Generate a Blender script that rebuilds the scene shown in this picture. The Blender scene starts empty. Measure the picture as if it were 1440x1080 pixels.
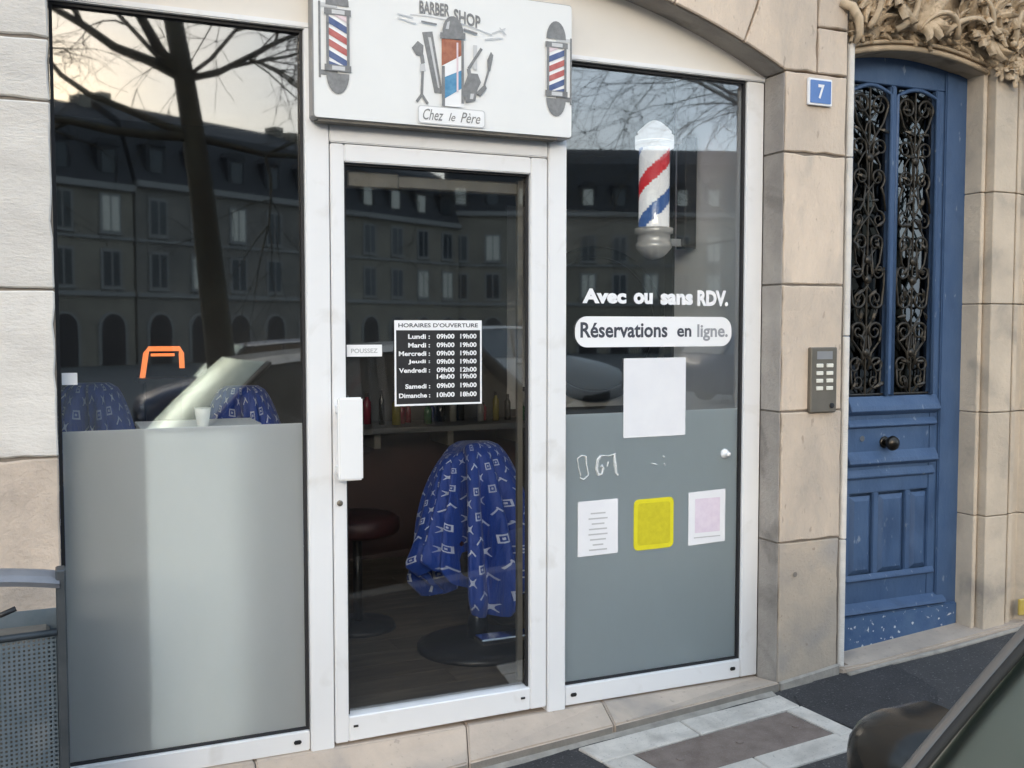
import bpy, bmesh, math, random
from mathutils import Vector, Matrix
random.seed(7)
PI = math.pi
sc = bpy.context.scene
COL = sc.collection

# ------------------------------------------------------------------ camera
cam = bpy.data.cameras.new('camera'); cam.lens = 36.25; cam.sensor_width = 36; cam.clip_end = 2000; cam.clip_start = .02
co = bpy.data.objects.new('camera', cam); COL.objects.link(co)
co.location = (0, -3.58, 1.64)
co.rotation_euler = (math.radians(90 - 3.16), 0, math.radians(-23.8))
sc.camera = co
# ------------------------------------------------------------------ sky and sun
SUN_EL, SUN_AZ = math.radians(11), math.radians(200)
w = bpy.data.worlds.new('World'); sc.world = w; w.use_nodes = True
nt = w.node_tree; nt.nodes.clear()
N = nt.nodes.new; Lk = nt.links.new
out = N('ShaderNodeOutputWorld'); bg = N('ShaderNodeBackground'); sky = N('ShaderNodeTexSky')
sky.sky_type = 'NISHITA'; sky.sun_disc = False; sky.sun_elevation = SUN_EL; sky.sun_rotation = SUN_AZ
sky.air_density = 1.0; sky.dust_density = 4.0; sky.ozone_density = 1.0
tc = N('ShaderNodeTexCoord'); mp = N('ShaderNodeMapping'); mp.inputs['Scale'].default_value = (1, 1, 2.4)
ns = N('ShaderNodeTexNoise'); ns.inputs['Scale'].default_value = 1.7; ns.inputs['Detail'].default_value = 6; ns.inputs['Roughness'].default_value = .55
rp = N('ShaderNodeMapRange'); rp.inputs['From Min'].default_value = .3; rp.inputs['From Max'].default_value = .62
rp.inputs['To Min'].default_value = .08; rp.inputs['To Max'].default_value = .52
mx = N('ShaderNodeMix'); mx.data_type = 'RGBA'; mx.inputs['B'].default_value = (5.6, 7.1, 8.8, 1)
Lk(tc.outputs['Generated'], mp.inputs['Vector']); Lk(mp.outputs['Vector'], ns.inputs['Vector']); Lk(ns.outputs['Fac'], rp.inputs['Value'])
Lk(rp.outputs['Result'], mx.inputs['Factor']); Lk(sky.outputs['Color'], mx.inputs['A'])
Lk(mx.outputs['Result'], bg.inputs['Color']); bg.inputs['Strength'].default_value = .1
Lk(bg.outputs['Background'], out.inputs['Surface'])
sl = bpy.data.lights.new('sun', 'SUN'); sl.energy = .6; sl.angle = math.radians(24); sl.color = (1, .97, .93)
so = bpy.data.objects.new('sun', sl); COL.objects.link(so); so.location = (-6, -15, 12)
sd = Vector((math.sin(SUN_AZ) * math.cos(SUN_EL), math.cos(SUN_AZ) * math.cos(SUN_EL), math.sin(SUN_EL)))
so.rotation_euler = (-sd).to_track_quat('-Z', 'Y').to_euler()
sc.view_settings.view_transform = 'Standard'; sc.view_settings.look = 'None'
sc.view_settings.gamma = 1; sc.view_settings.exposure = 2.0; sc.view_settings.use_curve_mapping = False
sc.cycles.max_bounces = 10; sc.cycles.transparent_max_bounces = 16; sc.cycles.use_denoising = True

# ------------------------------------------------------------------ materials
MATS = {}
def newmat(name):
    m = bpy.data.materials.new(name); m.use_nodes = True; MATS[name] = m
    return m, m.node_tree, m.node_tree.nodes['Principled BSDF']
def mat(name, c, rough=.6, c2=None, scale=6., det=5, amt=1., bump=0., bscale=40., metal=0., spec=.5, stretch=(1, 1, 1), speck=None, rand=0., coat=0., stain=None):
    """principled material: two-tone noise, fine relief, optional stains and per-piece variation"""
    m, t, p = newmat(name)
    p.inputs['Roughness'].default_value = rough; p.inputs['Metallic'].default_value = metal
    p.inputs['Specular IOR Level'].default_value = spec; p.inputs['Coat Weight'].default_value = coat
    n, l = t.nodes.new, t.links.new
    t_c = n('ShaderNodeTexCoord'); mpg = n('ShaderNodeMapping'); mpg.inputs['Scale'].default_value = stretch
    l(t_c.outputs['Object'], mpg.inputs['Vector']); V = mpg.outputs['Vector']
    oi = n('ShaderNodeObjectInfo')
    add = n('ShaderNodeVectorMath'); add.operation = 'ADD'; comb = n('ShaderNodeCombineXYZ')
    sm = n('ShaderNodeMath'); sm.operation = 'MULTIPLY'; sm.inputs[1].default_value = 37.
    l(oi.outputs['Random'], sm.inputs[0]); l(sm.outputs[0], comb.inputs[0]); l(sm.outputs[0], comb.inputs[1])
    if rand:
        l(V, add.inputs[0]); l(comb.outputs[0], add.inputs[1]); V = add.outputs[0]
    col = None
    def rgb(c): return (c[0], c[1], c[2], 1)
    if c2 is not None:
        nz = n('ShaderNodeTexNoise'); nz.inputs['Scale'].default_value = scale; nz.inputs['Detail'].default_value = det; nz.inputs['Roughness'].default_value = .6
        l(V, nz.inputs['Vector'])
        r = n('ShaderNodeMapRange'); r.inputs['From Min'].default_value = .32; r.inputs['From Max'].default_value = .68; r.inputs['To Max'].default_value = amt
        l(nz.outputs['Fac'], r.inputs['Value'])
        x = n('ShaderNodeMix'); x.data_type = 'RGBA'; x.inputs['A'].default_value = rgb(c); x.inputs['B'].default_value = rgb(c2)
        l(r.outputs['Result'], x.inputs['Factor']); col = x.outputs['Result']
    if speck:
        nz = n('ShaderNodeTexNoise'); nz.inputs['Scale'].default_value = speck[1]; nz.inputs['Detail'].default_value = 3
        l(V, nz.inputs['Vector'])
        r = n('ShaderNodeMapRange'); r.inputs['From Min'].default_value = speck[2]; r.inputs['From Max'].default_value = speck[2] + .06; r.inputs['To Max'].default_value = speck[3] if len(speck) > 3 else .8
        l(nz.outputs['Fac'], r.inputs['Value'])
        x = n('ShaderNodeMix'); x.data_type = 'RGBA'; x.inputs['B'].default_value = rgb(speck[0])
        if col: l(col, x.inputs['A'])
        else: x.inputs['A'].default_value = rgb(c)
        l(r.outputs['Result'], x.inputs['Factor']); col = x.outputs['Result']
    if stain:
        nz = n('ShaderNodeTexNoise'); nz.inputs['Scale'].default_value = stain[1]; nz.inputs['Detail'].default_value = 7; nz.inputs['Distortion'].default_value = .6
        l(V, nz.inputs['Vector'])
        r = n('ShaderNodeMapRange'); r.inputs['From Min'].default_value = stain[2]; r.inputs['From Max'].default_value = stain[2] + .18; r.inputs['To Max'].default_value = stain[3]
        l(nz.outputs['Fac'], r.inputs['Value'])
        x = n('ShaderNodeMix'); x.data_type = 'RGBA'; x.inputs['B'].default_value = rgb(stain[0])
        if col: l(col, x.inputs['A'])
        else: x.inputs['A'].default_value = rgb(c)
        l(r.outputs['Result'], x.inputs['Factor']); col = x.outputs['Result']
    if rand:
        hsv = n('ShaderNodeHueSaturation'); r = n('ShaderNodeMapRange'); r.inputs['To Min'].default_value = 1 - rand; r.inputs['To Max'].default_value = 1 + rand
        l(oi.outputs['Random'], r.inputs['Value']); l(r.outputs['Result'], hsv.inputs['Value'])
        if col: l(col, hsv.inputs['Color'])
        else: hsv.inputs['Color'].default_value = rgb(c)
        col = hsv.outputs['Color']
    if col: l(col, p.inputs['Base Color'])
    else: p.inputs['Base Color'].default_value = rgb(c)
    if bump:
        nz = n('ShaderNodeTexNoise'); nz.inputs['Scale'].default_value = bscale; nz.inputs['Detail'].default_value = 6; nz.inputs['Roughness'].default_value = .65
        l(V, nz.inputs['Vector'])
        b = n('ShaderNodeBump'); b.inputs['Strength'].default_value = bump; b.inputs['Distance'].default_value = .01
        l(nz.outputs['Fac'], b.inputs['Height']); l(b.outputs['Normal'], p.inputs['Normal'])
    return m
def emis(name, c, s):
    m, t, p = newmat(name)
    p.inputs['Base Color'].default_value = (*c, 1); p.inputs['Emission Color'].default_value = (*c, 1); p.inputs['Emission Strength'].default_value = s
    return m
def glass(name, tint, base_r, rough=.0, wav=.0, refl=(1, 1, 1), power=.5):
    """thin pane: clear straight through, mirror on top"""
    m, t, p = newmat(name); n, l = t.nodes.new, t.links.new
    t.nodes.remove(p); o = t.nodes['Material Output']
    tr = n('ShaderNodeBsdfTransparent'); tr.inputs['Color'].default_value = (*tint, 1)
    g = n('ShaderNodeBsdfGlossy'); g.inputs['Roughness'].default_value = rough; g.inputs['Color'].default_value = (*refl, 1)
    lw = n('ShaderNodeLayerWeight'); lw.inputs['Blend'].default_value = .5
    pw = n('ShaderNodeMath'); pw.operation = 'POWER'; pw.inputs[1].default_value = 5; l(lw.outputs['Facing'], pw.inputs[0])
    r = n('ShaderNodeMapRange'); r.inputs['To Min'].default_value = base_r; r.inputs['To Max'].default_value = .9
    l(pw.outputs[0], r.inputs['Value'])
    x = n('ShaderNodeMixShader'); l(r.outputs['Result'], x.inputs[0]); l(tr.outputs[0], x.inputs[1]); l(g.outputs[0], x.inputs[2]); l(x.outputs[0], o.inputs['Surface'])
    if wav:
        t_c = n('ShaderNodeTexCoord'); nz = n('ShaderNodeTexNoise'); nz.inputs['Scale'].default_value = 1.6; nz.inputs['Detail'].default_value = 1
        l(t_c.outputs['Object'], nz.inputs['Vector']); b = n('ShaderNodeBump'); b.inputs['Strength'].default_value = wav; b.inputs['Distance'].default_value = .01
        l(nz.outputs['Fac'], b.inputs['Height']); l(b.outputs['Normal'], g.inputs['Normal'])
    return m
def film(name, c_ref, c_tr, mixf):
    m, t, p = newmat(name); n, l = t.nodes.new, t.links.new
    t.nodes.remove(p); o = t.nodes['Material Output']
    d = n('ShaderNodeBsdfDiffuse'); d.inputs['Color'].default_value = (*c_ref, 1)
    t_c = n('ShaderNodeTexCoord'); mg = n('ShaderNodeMapping'); mg.inputs['Scale'].default_value = (2.2, 1, 1.1); mg.inputs['Rotation'].default_value = (0, .5, 0); nz = n('ShaderNodeTexNoise'); nz.inputs['Scale'].default_value = 3.5; nz.inputs['Detail'].default_value = 9; nz.inputs['Roughness'].default_value = .7
    l(t_c.outputs['Object'], mg.inputs['Vector']); l(mg.outputs['Vector'], nz.inputs['Vector']); cm = n('ShaderNodeMix'); cm.data_type = 'RGBA'
    cm.inputs['A'].default_value = (*[v * .82 for v in c_ref], 1); cm.inputs['B'].default_value = (*[min(1, v * 1.12) for v in c_ref], 1); l(nz.outputs['Fac'], cm.inputs['Factor']); l(cm.outputs['Result'], d.inputs['Color'])
    tl = n('ShaderNodeBsdfTranslucent'); tl.inputs['Color'].default_value = (*c_tr, 1)
    x = n('ShaderNodeMixShader'); x.inputs[0].default_value = mixf
    l(d.outputs[0], x.inputs[1]); l(tl.outputs[0], x.inputs[2])
    g = n('ShaderNodeBsdfGlossy'); g.inputs['Roughness'].default_value = .10; fr = n('ShaderNodeFresnel'); fr.inputs['IOR'].default_value = 1.4
    y = n('ShaderNodeMixShader'); l(fr.outputs[0], y.inputs[0]); l(x.outputs[0], y.inputs[1]); l(g.outputs[0], y.inputs[2]); l(y.outputs[0], o.inputs['Surface'])
    return m

mat('stone', (.67, .555, .445), .9, (.51, .43, .355), 3.4, 9, 1, .7, 48, rand=.10, speck=((.30, .235, .185), 22, .665, .6), stain=((.36, .325, .29), 2.8, .52, .8), stretch=(1.3, 1.3, .6))
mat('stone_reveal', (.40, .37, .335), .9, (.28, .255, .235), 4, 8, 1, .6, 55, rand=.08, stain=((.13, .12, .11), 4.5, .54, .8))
mat('stone_low', (.50, .415, .325), .9, (.38, .33, .28), 5, 6, 1, .45, 60, rand=.04, speck=((.24, .19, .15), 30, .68, .6), stain=((.33, .31, .29), 3., .5, .7))
mat('stone_white', (.70, .675, .635), .85, (.59, .565, .53), 4, 8, 1, .45, 45, rand=.06, stretch=(1, 1, 2.6), stain=((.47, .45, .43), 3.2, .54, .55))
mat('stone_pink', (.58, .49, .41), .9, (.42, .355, .30), 6, 8, 1, .6, 50, rand=.05, stain=((.33, .29, .26), 4, .58, .6))
mat('stone_pilaster', (.60, .505, .395), .88, (.46, .39, .31), 4, 8, 1, .5, 45, rand=.06, stain=((.25, .225, .2), 4, .54, .65))
mat('stone_carved', (.60, .48, .34), .9, (.40, .31, .21), 6, 5, 1, .35, 50, rand=.1, stain=((.17, .125, .085), 7, .53, .75))
mat('sill_stone', (.52, .43, .35), .85, (.40, .335, .28), 5, 6, 1, .3, 60, rand=.06, speck=((.26, .22, .19), 40, .66, .5), stain=((.27, .255, .24), 4, .55, .6))
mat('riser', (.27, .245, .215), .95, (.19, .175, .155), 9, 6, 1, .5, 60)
mat('mortar', (.25, .22, .19), .95, (.17, .15, .13), 20, 4)
mat('concrete', (.40, .37, .325), .95, (.25, .23, .205), 14, 6, 1, .5, 80, rand=.06)
mat('asphalt', (.032, .031, .034), .9, (.052, .05, .053), 7, 8, 1, 1., 120, speck=((.15, .15, .15), 110, .62, .8))
mat('asphalt_old', (.046, .044, .046), .92, (.07, .067, .067), 5, 8, 1, 1., 110, speck=((.17, .165, .16), 100, .61, .8))
mat('granite', (.62, .575, .52), .85, (.50, .465, .42), 12, 6, 1, .35, 90, rand=.06, speck=((.27, .25, .23), 120, .62, .6), stain=((.34, .31, .28), 6, .52, .7))
mat('grate', (.165, .125, .108), .8, (.235, .19, .165), 14, 6, 1, .25, 120, metal=.2, speck=((.30, .27, .25), 190, .6, .5))
mat('white_upvc', (.80, .81, .825), .32, (.765, .775, .79), 2.5, 4, 1, .02, 30, spec=.5, stain=((.50, .48, .44), 7, .59, .4))
mat('white_panel', (.78, .75, .70), .5, (.74, .71, .66), 2, 5, 1, .05, 20)
mat('white_handle', (.83, .84, .85), .25)
mat('gasket', (.015, .015, .018), .6)
mat('black', (.012, .012, .014), .45, (.02, .02, .022), 10)
mat('sign_white', (.78, .79, .785), .35, (.75, .76, .755), 3, 4)
mat('alu_grey', (.33, .33, .335), .45, (.27, .27, .275), 5, 4, metal=.4)
mat('print_grey', (.17, .175, .18), .5, (.24, .245, .25), 60, 3)
mat('print_light', (.55, .56, .57), .5)
mat('print_red', (.42, .10, .10), .5, (.50, .17, .15), 30, 3)
mat('print_brick', (.30, .10, .06), .5, (.42, .17, .10), 40, 3)
mat('print_pink', (.70, .58, .62), .5)
mat('print_blue', (.06, .10, .24), .5, (.12, .16, .3), 30, 3)
mat('print_teal', (.06, .22, .40), .5, (.12, .32, .5), 40, 3)
mat('print_white', (.82, .83, .84), .5)
mat('vinyl_white', (.84, .85, .87), .45)
mat('vinyl_text', (.05, .055, .075), .5)
mat('vinyl_text_faded', (.30, .31, .34), .5)
mat('paper', (.78, .79, .82), .6, (.74, .75, .79), 8)
mat('paper_ink', (.45, .46, .48), .6)
mat('paper_pink', (.66, .57, .68), .6, (.72, .64, .73), 40, 3)
mat('sticker_yellow', (.72, .66, .02), .45, (.66, .60, .02), 30)
mat('sticker_yellow_dark', (.52, .46, .015), .5, (.60, .54, .02), 45)
mat('residue', (.68, .70, .71), .8, (.5, .53, .54), 60)
mat('door_blue', (.040, .084, .18), .5, (.060, .108, .205), 7, 9, 1, .3, 70, spec=.45, speck=((.24, .29, .36), 30, .675, .6), stain=((.022, .048, .11), 5, .54, .65), stretch=(1, 1, .45))
mat('door_kick', (.036, .085, .20), .5, (.07, .13, .24), 9, 6, 1, .2, 60, speck=((.58, .61, .65), 40, .625, .95))
mat('iron', (.010, .009, .008), .4, (.05, .042, .03), 34, 4, metal=.2)
mat('brass_dark', (.05, .045, .04), .28, metal=.9)
mat('steel', (.20, .18, .15), .45, (.16, .145, .12), 9, 4, metal=.5)
mat('button', (.72, .70, .62), .4)
mat('enamel_blue', (.10, .20, .47), .25, (.13, .235, .5), 8)
mat('enamel_white', (.80, .81, .83), .25)
mat('bin_blue', (.115, .155, .19), .45, (.16, .20, .235), 14, 5, metal=.4, stain=((.26, .28, .29), 12, .6, .5))
mat('bin_dark', (.035, .045, .055), .5, (.06, .07, .08), 12, metal=.3)
mat('bin_lid', (.26, .285, .33), .45, (.19, .21, .25), 9, 5, metal=.45)
mat('bin_liner', (.10, .095, .085), .8, (.16, .15, .13), 12)
mat('yellow_plate', (.50, .38, .12), .5, (.5, .35, .05), 20)
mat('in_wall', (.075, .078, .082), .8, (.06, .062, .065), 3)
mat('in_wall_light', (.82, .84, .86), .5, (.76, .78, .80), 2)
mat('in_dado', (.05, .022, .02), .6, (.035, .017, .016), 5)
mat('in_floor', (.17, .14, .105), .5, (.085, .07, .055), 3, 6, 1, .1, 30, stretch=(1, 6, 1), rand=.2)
mat('in_black', (.02, .02, .022), .35)
mat('in_ceiling', (.16, .16, .16), .9, (.13, .13, .13), 2)
mat('desk_white', (.92, .93, .92), .5, (.90, .91, .90), 2)
mat('chrome', (.75, .76, .78), .15, (.68, .69, .71), 5, metal=1)
mat('leather_red', (.045, .008, .009), .5, (.03, .007, .007), 8)
mat('leather_black', (.02, .02, .02), .4, (.03, .03, .03), 8)
mat('mirror', (.5, .52, .53), .06, metal=1); mat('mirror_dim', (.16, .165, .17), .1, metal=1)
mat('cup', (.82, .82, .80), .5)
for k, c in enumerate([(.14, .01, .025), (.015, .08, .03), (.15, .13, .03), (.02, .025, .09), (.02, .02, .02), (.2, .2, .19)]):
    mat('bottle%d' % k, c, .25)
emis('orange_light', (1., .27, .08), .32)
emis('pole_red', (.62, .03, .04), .16); emis('pole_white', (.82, .82, .84), .16); emis('cap_glow_white', (.85, .86, .88), .15); emis('pole_blue', (.04, .11, .32), .16); mat('headlamp', (.7, .7, .7), .2); mat('cap_metal', (.74, .75, .77), .35, (.66, .67, .69), 9, metal=.25)
mat('car_paint', (.05, .052, .053), .42, (.055, .057, .058), 3, metal=.3, coat=.25)
mat('car_trim', (.018, .018, .017), .42, (.03, .03, .028), 12, 4, 1, .06, 200)
mat('car_rubber', (.02, .02, .02), .8)
mat('car_mirror_shell', (.016, .016, .015), .24, (.02, .02, .019), 4, 4, spec=.35)
mat('car_pillar', (.15, .14, .13), .4, (.18, .17, .16), 6, 4, metal=.3)
mat('rim', (.4, .41, .42), .35, metal=.8)
glass('pane', (.985, .995, .993), .12, .02, .004)
glass('pane_dark', (.25, .28, .28), .10)
glass('car_glass', (.42, .54, .51), .24, .30, 0, (.84, 1.0, .96))
glass('car_glass_dark', (.06, .07, .07), .12, .02)
film('frost', (.86, .94, .92), (.985, .998, .995), .76)
film('frost_cool', (.70, .84, .88), (.85, .9, .92), .77)
mat('house_stone', (.23, .205, .17), .9, (.15, .135, .115), .5, 5, rand=.1)
mat('house_stone2', (.27, .235, .18), .9, (.19, .165, .13), .5, 5, rand=.1)
mat('slate', (.020, .019, .020), .7, (.032, .030, .03), 1.2)
mat('house_trim', (.25, .24, .22), .9)
mat('house_glass', (.03, .035, .04), .1); mat('house_lit_pane', (.62, .58, .48), .7)  # second colour: pale tone standing in for lit windows
mat('house_dark', (.03, .022, .02), .6)
mat('bark', (.055, .045, .033), .95, (.085, .078, .05), 5, 6, 1, .9, 22, stretch=(1, 1, .25))
mat('paving', (.11, .107, .10), .9, (.08, .078, .075), .6, 6, 1, .3, 20)

# patterned cape: white motifs printed on blue cloth
def cape_mat():
    m, t, p = newmat('cape'); n, l = t.nodes.new, t.links.new
    p.inputs['Roughness'].default_value = .55; p.inputs['Sheen Weight'].default_value = .2
    uv = n('ShaderNodeTexCoord')
    wv = n('ShaderNodeTexNoise'); wv.inputs['Scale'].default_value = 7; wv.inputs['Detail'].default_value = 4; wm = n('ShaderNodeMapping'); wm.inputs['Scale'].default_value = (3, 3, .8)
    l(uv.outputs['Object'], wm.inputs['Vector']); l(wm.outputs['Vector'], wv.inputs['Vector']); bmp = n('ShaderNodeBump'); bmp.inputs['Strength'].default_value = .7; bmp.inputs['Distance'].default_value = .03
    l(wv.outputs['Fac'], bmp.inputs['Height']); l(bmp.outputs['Normal'], p.inputs['Normal'])
    def mth(op, a, b=None, c=None):
        q = n('ShaderNodeMath'); q.operation = op
        for i, v in enumerate((a, b, c)):
            if v is None: continue
            if isinstance(v, (int, float)): q.inputs[i].default_value = v
            else: l(v, q.inputs[i])
        return q.outputs[0]
    sx = n('ShaderNodeSeparateXYZ'); l(uv.outputs['UV'], sx.inputs[0])
    u = mth('ADD', mth('MULTIPLY', sx.outputs[0], .72), mth('MULTIPLY', sx.outputs[1], .69)); v = mth('SUBTRACT', mth('MULTIPLY', sx.outputs[1], .72), mth('MULTIPLY', sx.outputs[0], .69))
    U = mth('MULTIPLY', u, 12.5); Vv = mth('MULTIPLY', v, 12.5)
    fu = mth('SUBTRACT', mth('FRACT', U), .5); fv = mth('SUBTRACT', mth('FRACT', Vv), .5)
    au = mth('ABSOLUTE', fu); av = mth('ABSOLUTE', fv)
    chk = mth('FRACT', mth('MULTIPLY', mth('ADD', mth('FLOOR', U), mth('FLOOR', Vv)), .5))
    chk = mth('GREATER_THAN', chk, .25)
    s = mth('ADD', au, av)
    ring = mth('MULTIPLY', mth('LESS_THAN', s, .33), mth('GREATER_THAN', s, .21))
    dot = mth('LESS_THAN', s, .09)
    m1 = mth('MAXIMUM', ring, dot)
    star = mth('MULTIPLY', mth('LESS_THAN', mth('MULTIPLY', au, av), .0075), mth('LESS_THAN', mth('MAXIMUM', au, av), .34))
    bars = mth('MAXIMUM', mth('MULTIPLY', mth('LESS_THAN', mth('ABSOLUTE', mth('ADD', fu, .12)), .045), mth('LESS_THAN', av, .26)),
               mth('MULTIPLY', mth('LESS_THAN', mth('ABSOLUTE', mth('ADD', fv, .22)), .045), mth('LESS_THAN', au, .22)))
    m2 = mth('MULTIPLY', star, chk); m3 = mth('MULTIPLY', m1, mth('SUBTRACT', 1., chk))
    alt = mth('GREATER_THAN', mth('FRACT', mth('MULTIPLY', mth('FLOOR', U), .37)), .62)
    f = mth('MAXIMUM', mth('MULTIPLY', mth('MAXIMUM', m2, m3), mth('SUBTRACT', 1., alt)), mth('MULTIPLY', bars, alt))
    nz = n('ShaderNodeTexNoise'); nz.inputs['Scale'].default_value = 5; l(uv.outputs['UV'], nz.inputs['Vector'])
    f = mth('MINIMUM', 1., mth('MULTIPLY', f, mth('ADD', mth('MULTIPLY', nz.outputs['Fac'], 1.3), .2)))
    x = n('ShaderNodeMix'); x.data_type = 'RGBA'; x.inputs['A'].default_value = (.009, .052, .33, 1); x.inputs['B'].default_value = (.62, .68, .85, 1)
    l(f, x.inputs['Factor']); l(x.outputs['Result'], p.inputs['Base Color'])
cape_mat()

# ------------------------------------------------------------------ mesh helpers
def wl(p):
    v = Vector((0, 0, 0))
    while p is not None:
        v += p.location; p = p.parent
    return v
class MB:
    def __init__(s): s.v = []; s.f = []; s.m = []; s.uv = None
    def add(s, vs, fs, mi=0):
        o = len(s.v); s.v += [tuple(x) for x in vs]
        for f in fs: s.f.append([i + o for i in f]); s.m.append(mi)
        return s
    def box(s, x0, x1, y0, y1, z0, z1, mi=0):
        return s.add([(x0, y0, z0), (x1, y0, z0), (x1, y1, z0), (x0, y1, z0), (x0, y0, z1), (x1, y0, z1), (x1, y1, z1), (x0, y1, z1)],
                     [(0, 3, 2, 1), (4, 5, 6, 7), (0, 1, 5, 4), (1, 2, 6, 5), (2, 3, 7, 6), (3, 0, 4, 7)], mi)
    def prism(s, poly, y0, y1, mi=0, axis='y'):
        n = len(poly)
        if axis == 'y': A = [(x, y0, z) for x, z in poly]; B = [(x, y1, z) for x, z in poly]
        else: A = [(x, y, y0) for x, y in poly]; B = [(x, y, y1) for x, y in poly]
        fs = [list(range(n)), list(range(2 * n - 1, n - 1, -1))] + [(i, i + n, (i + 1) % n + n, (i + 1) % n) for i in range(n)]
        return s.add(A + B, fs, mi)
    def flat(s, poly, y, mi=0):
        return s.add([(x, y, z) for x, z in poly], [list(range(len(poly)))], mi)
    def tube(s, pts, r, sides=6, mi=0, cap=True):
        pts = [Vector(p) for p in pts]; n = len(pts)
        rs = r if isinstance(r, (list, tuple)) else [r] * n
        vs = []; fs = []; prev = None
        for i, p in enumerate(pts):
            d = (pts[min(i + 1, n - 1)] - pts[max(i - 1, 0)])
            d = d.normalized() if d.length > 1e-9 else Vector((0, 0, 1))
            if prev is None:
                a = d.orthogonal().normalized()
            else:
                a = prev - d * prev.dot(d); a = a.normalized() if a.length > 1e-6 else d.orthogonal().normalized()
            prev = a; b = d.cross(a)
            for k in range(sides):
                t = 2 * PI * k / sides; vs.append(p + (a * math.cos(t) + b * math.sin(t)) * rs[i])
        for i in range(n - 1):
            for k in range(sides):
                fs.append((i * sides + k, i * sides + (k + 1) % sides, (i + 1) * sides + (k + 1) % sides, (i + 1) * sides + k))
        if cap: fs.append(list(range(sides - 1, -1, -1))); fs.append([(n - 1) * sides + k for k in range(sides)])
        return s.add(vs, fs, mi)
    def lathe(s, prof, c=(0, 0, 0), sides=24, mi=0, axis='z', cap=True):
        vs = []; fs = []; n = len(prof)
        for r, h in prof:
            for k in range(sides):
                t = 2 * PI * k / sides; a, b = r * math.cos(t), r * math.sin(t)
                q = (a, b, h) if axis == 'z' else ((a, h, b) if axis == 'y' else (h, a, b))
                vs.append((c[0] + q[0], c[1] + q[1], c[2] + q[2]))
        for i in range(n - 1):
            for k in range(sides):
                fs.append((i * sides + k, i * sides + (k + 1) % sides, (i + 1) * sides + (k + 1) % sides, (i + 1) * sides + k))
        if cap: fs.append(list(range(sides - 1, -1, -1))); fs.append([(n - 1) * sides + k for k in range(sides)])
        return s.add(vs, fs, mi)
    def grid(s, rows, mi=0, closed=False):
        n = len(rows[0]); vs = [p for r in rows for p in r]; fs = []
        for i in range(len(rows) - 1):
            for k in range(n if closed else n - 1):
                fs.append((i * n + k, i * n + (k + 1) % n, (i + 1) * n + (k + 1) % n, (i + 1) * n + k))
        return s.add(vs, fs, mi)
    def mesh(s, name, mats, bev=0, smooth=False, segs=1, recalc=True):
        me = bpy.data.meshes.new(name); me.from_pydata(s.v, [], s.f)
        for m in (mats if isinstance(mats, (list, tuple)) else [mats]): me.materials.append(MATS[m])
        for p, mi in zip(me.polygons, s.m): p.material_index = mi
        bm = bmesh.new(); bm.from_mesh(me)
        if recalc: bmesh.ops.recalc_face_normals(bm, faces=bm.faces)
        if bev:
            es = [e for e in bm.edges if len(e.link_faces) == 2 and e.calc_face_angle(0) > .5]
            bmesh.ops.bevel(bm, geom=es, offset=bev, segments=segs, affect='EDGES', clamp_overlap=True)
        if smooth:
            for f in bm.faces: f.smooth = True
        bm.to_mesh(me); bm.free()
        return me
    def build(s, name, mats, parent=None, bev=0, smooth=False, segs=1, local=False, recalc=True):
        o = bpy.data.objects.new(name, s.mesh(name, mats, bev, smooth, segs, recalc)); COL.objects.link(o)
        if parent is not None:
            o.parent = parent
            if not local: o.location = -wl(parent)
        return o
def tag(o, label=None, cat=None, group=None, kind=None):
    if label: o['label'] = label
    if cat: o['category'] = cat
    if group: o['group'] = group
    if kind: o['kind'] = kind
    return o
def thing(name, label, cat, loc=(0, 0, 0), group=None, rot=None):
    o = bpy.data.objects.new(name, None); COL.objects.link(o); o.location = loc; o.empty_display_size = .1
    if rot: o.rotation_euler = rot
    return tag(o, label, cat, group)
def ground_z(x): return -.155 + .075 * x
def text(name, s, x0, x1, z0, z1, y, m, parent=None, bold=.0, shear=0., depth=.0):
    """flat lettering fitted into a rectangle of the facade, facing the street"""
    cu = bpy.data.curves.new(name, 'FONT'); cu.body = s; cu.size = 1; cu.offset = bold; cu.shear = shear; cu.resolution_u = 3
    t = bpy.data.objects.new(name, cu); COL.objects.link(t)
    dg = bpy.context.evaluated_depsgraph_get(); me = bpy.data.meshes.new_from_object(t.evaluated_get(dg))
    bpy.data.objects.remove(t)
    xs = [v.co.x for v in me.vertices]; ys = [v.co.y for v in me.vertices]
    a, b, c, d = min(xs), max(xs), min(ys), max(ys)
    for v in me.vertices:
        v.co = Vector((x0 + (v.co.x - a) / (b - a) * (x1 - x0), y, z0 + (v.co.y - c) / (d - c) * (z1 - z0)))
    me.materials.clear(); me.materials.append(MATS[m])
    o = bpy.data.objects.new(name, me); COL.objects.link(o)
    if parent is not None: o.parent = parent; o.location = -wl(parent)
    return o
def rrect(x0, x1, z0, z1, r, n=6):
    P = []
    for cx, cz, a0 in ((x1 - r, z1 - r, 0), (x0 + r, z1 - r, 90), (x0 + r, z0 + r, 180), (x1 - r, z0 + r, 270)):
        for k in range(n + 1):
            a = math.radians(a0 + 90 * k / n); P.append((cx + r * math.cos(a), cz + r * math.sin(a)))
    return P

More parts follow.
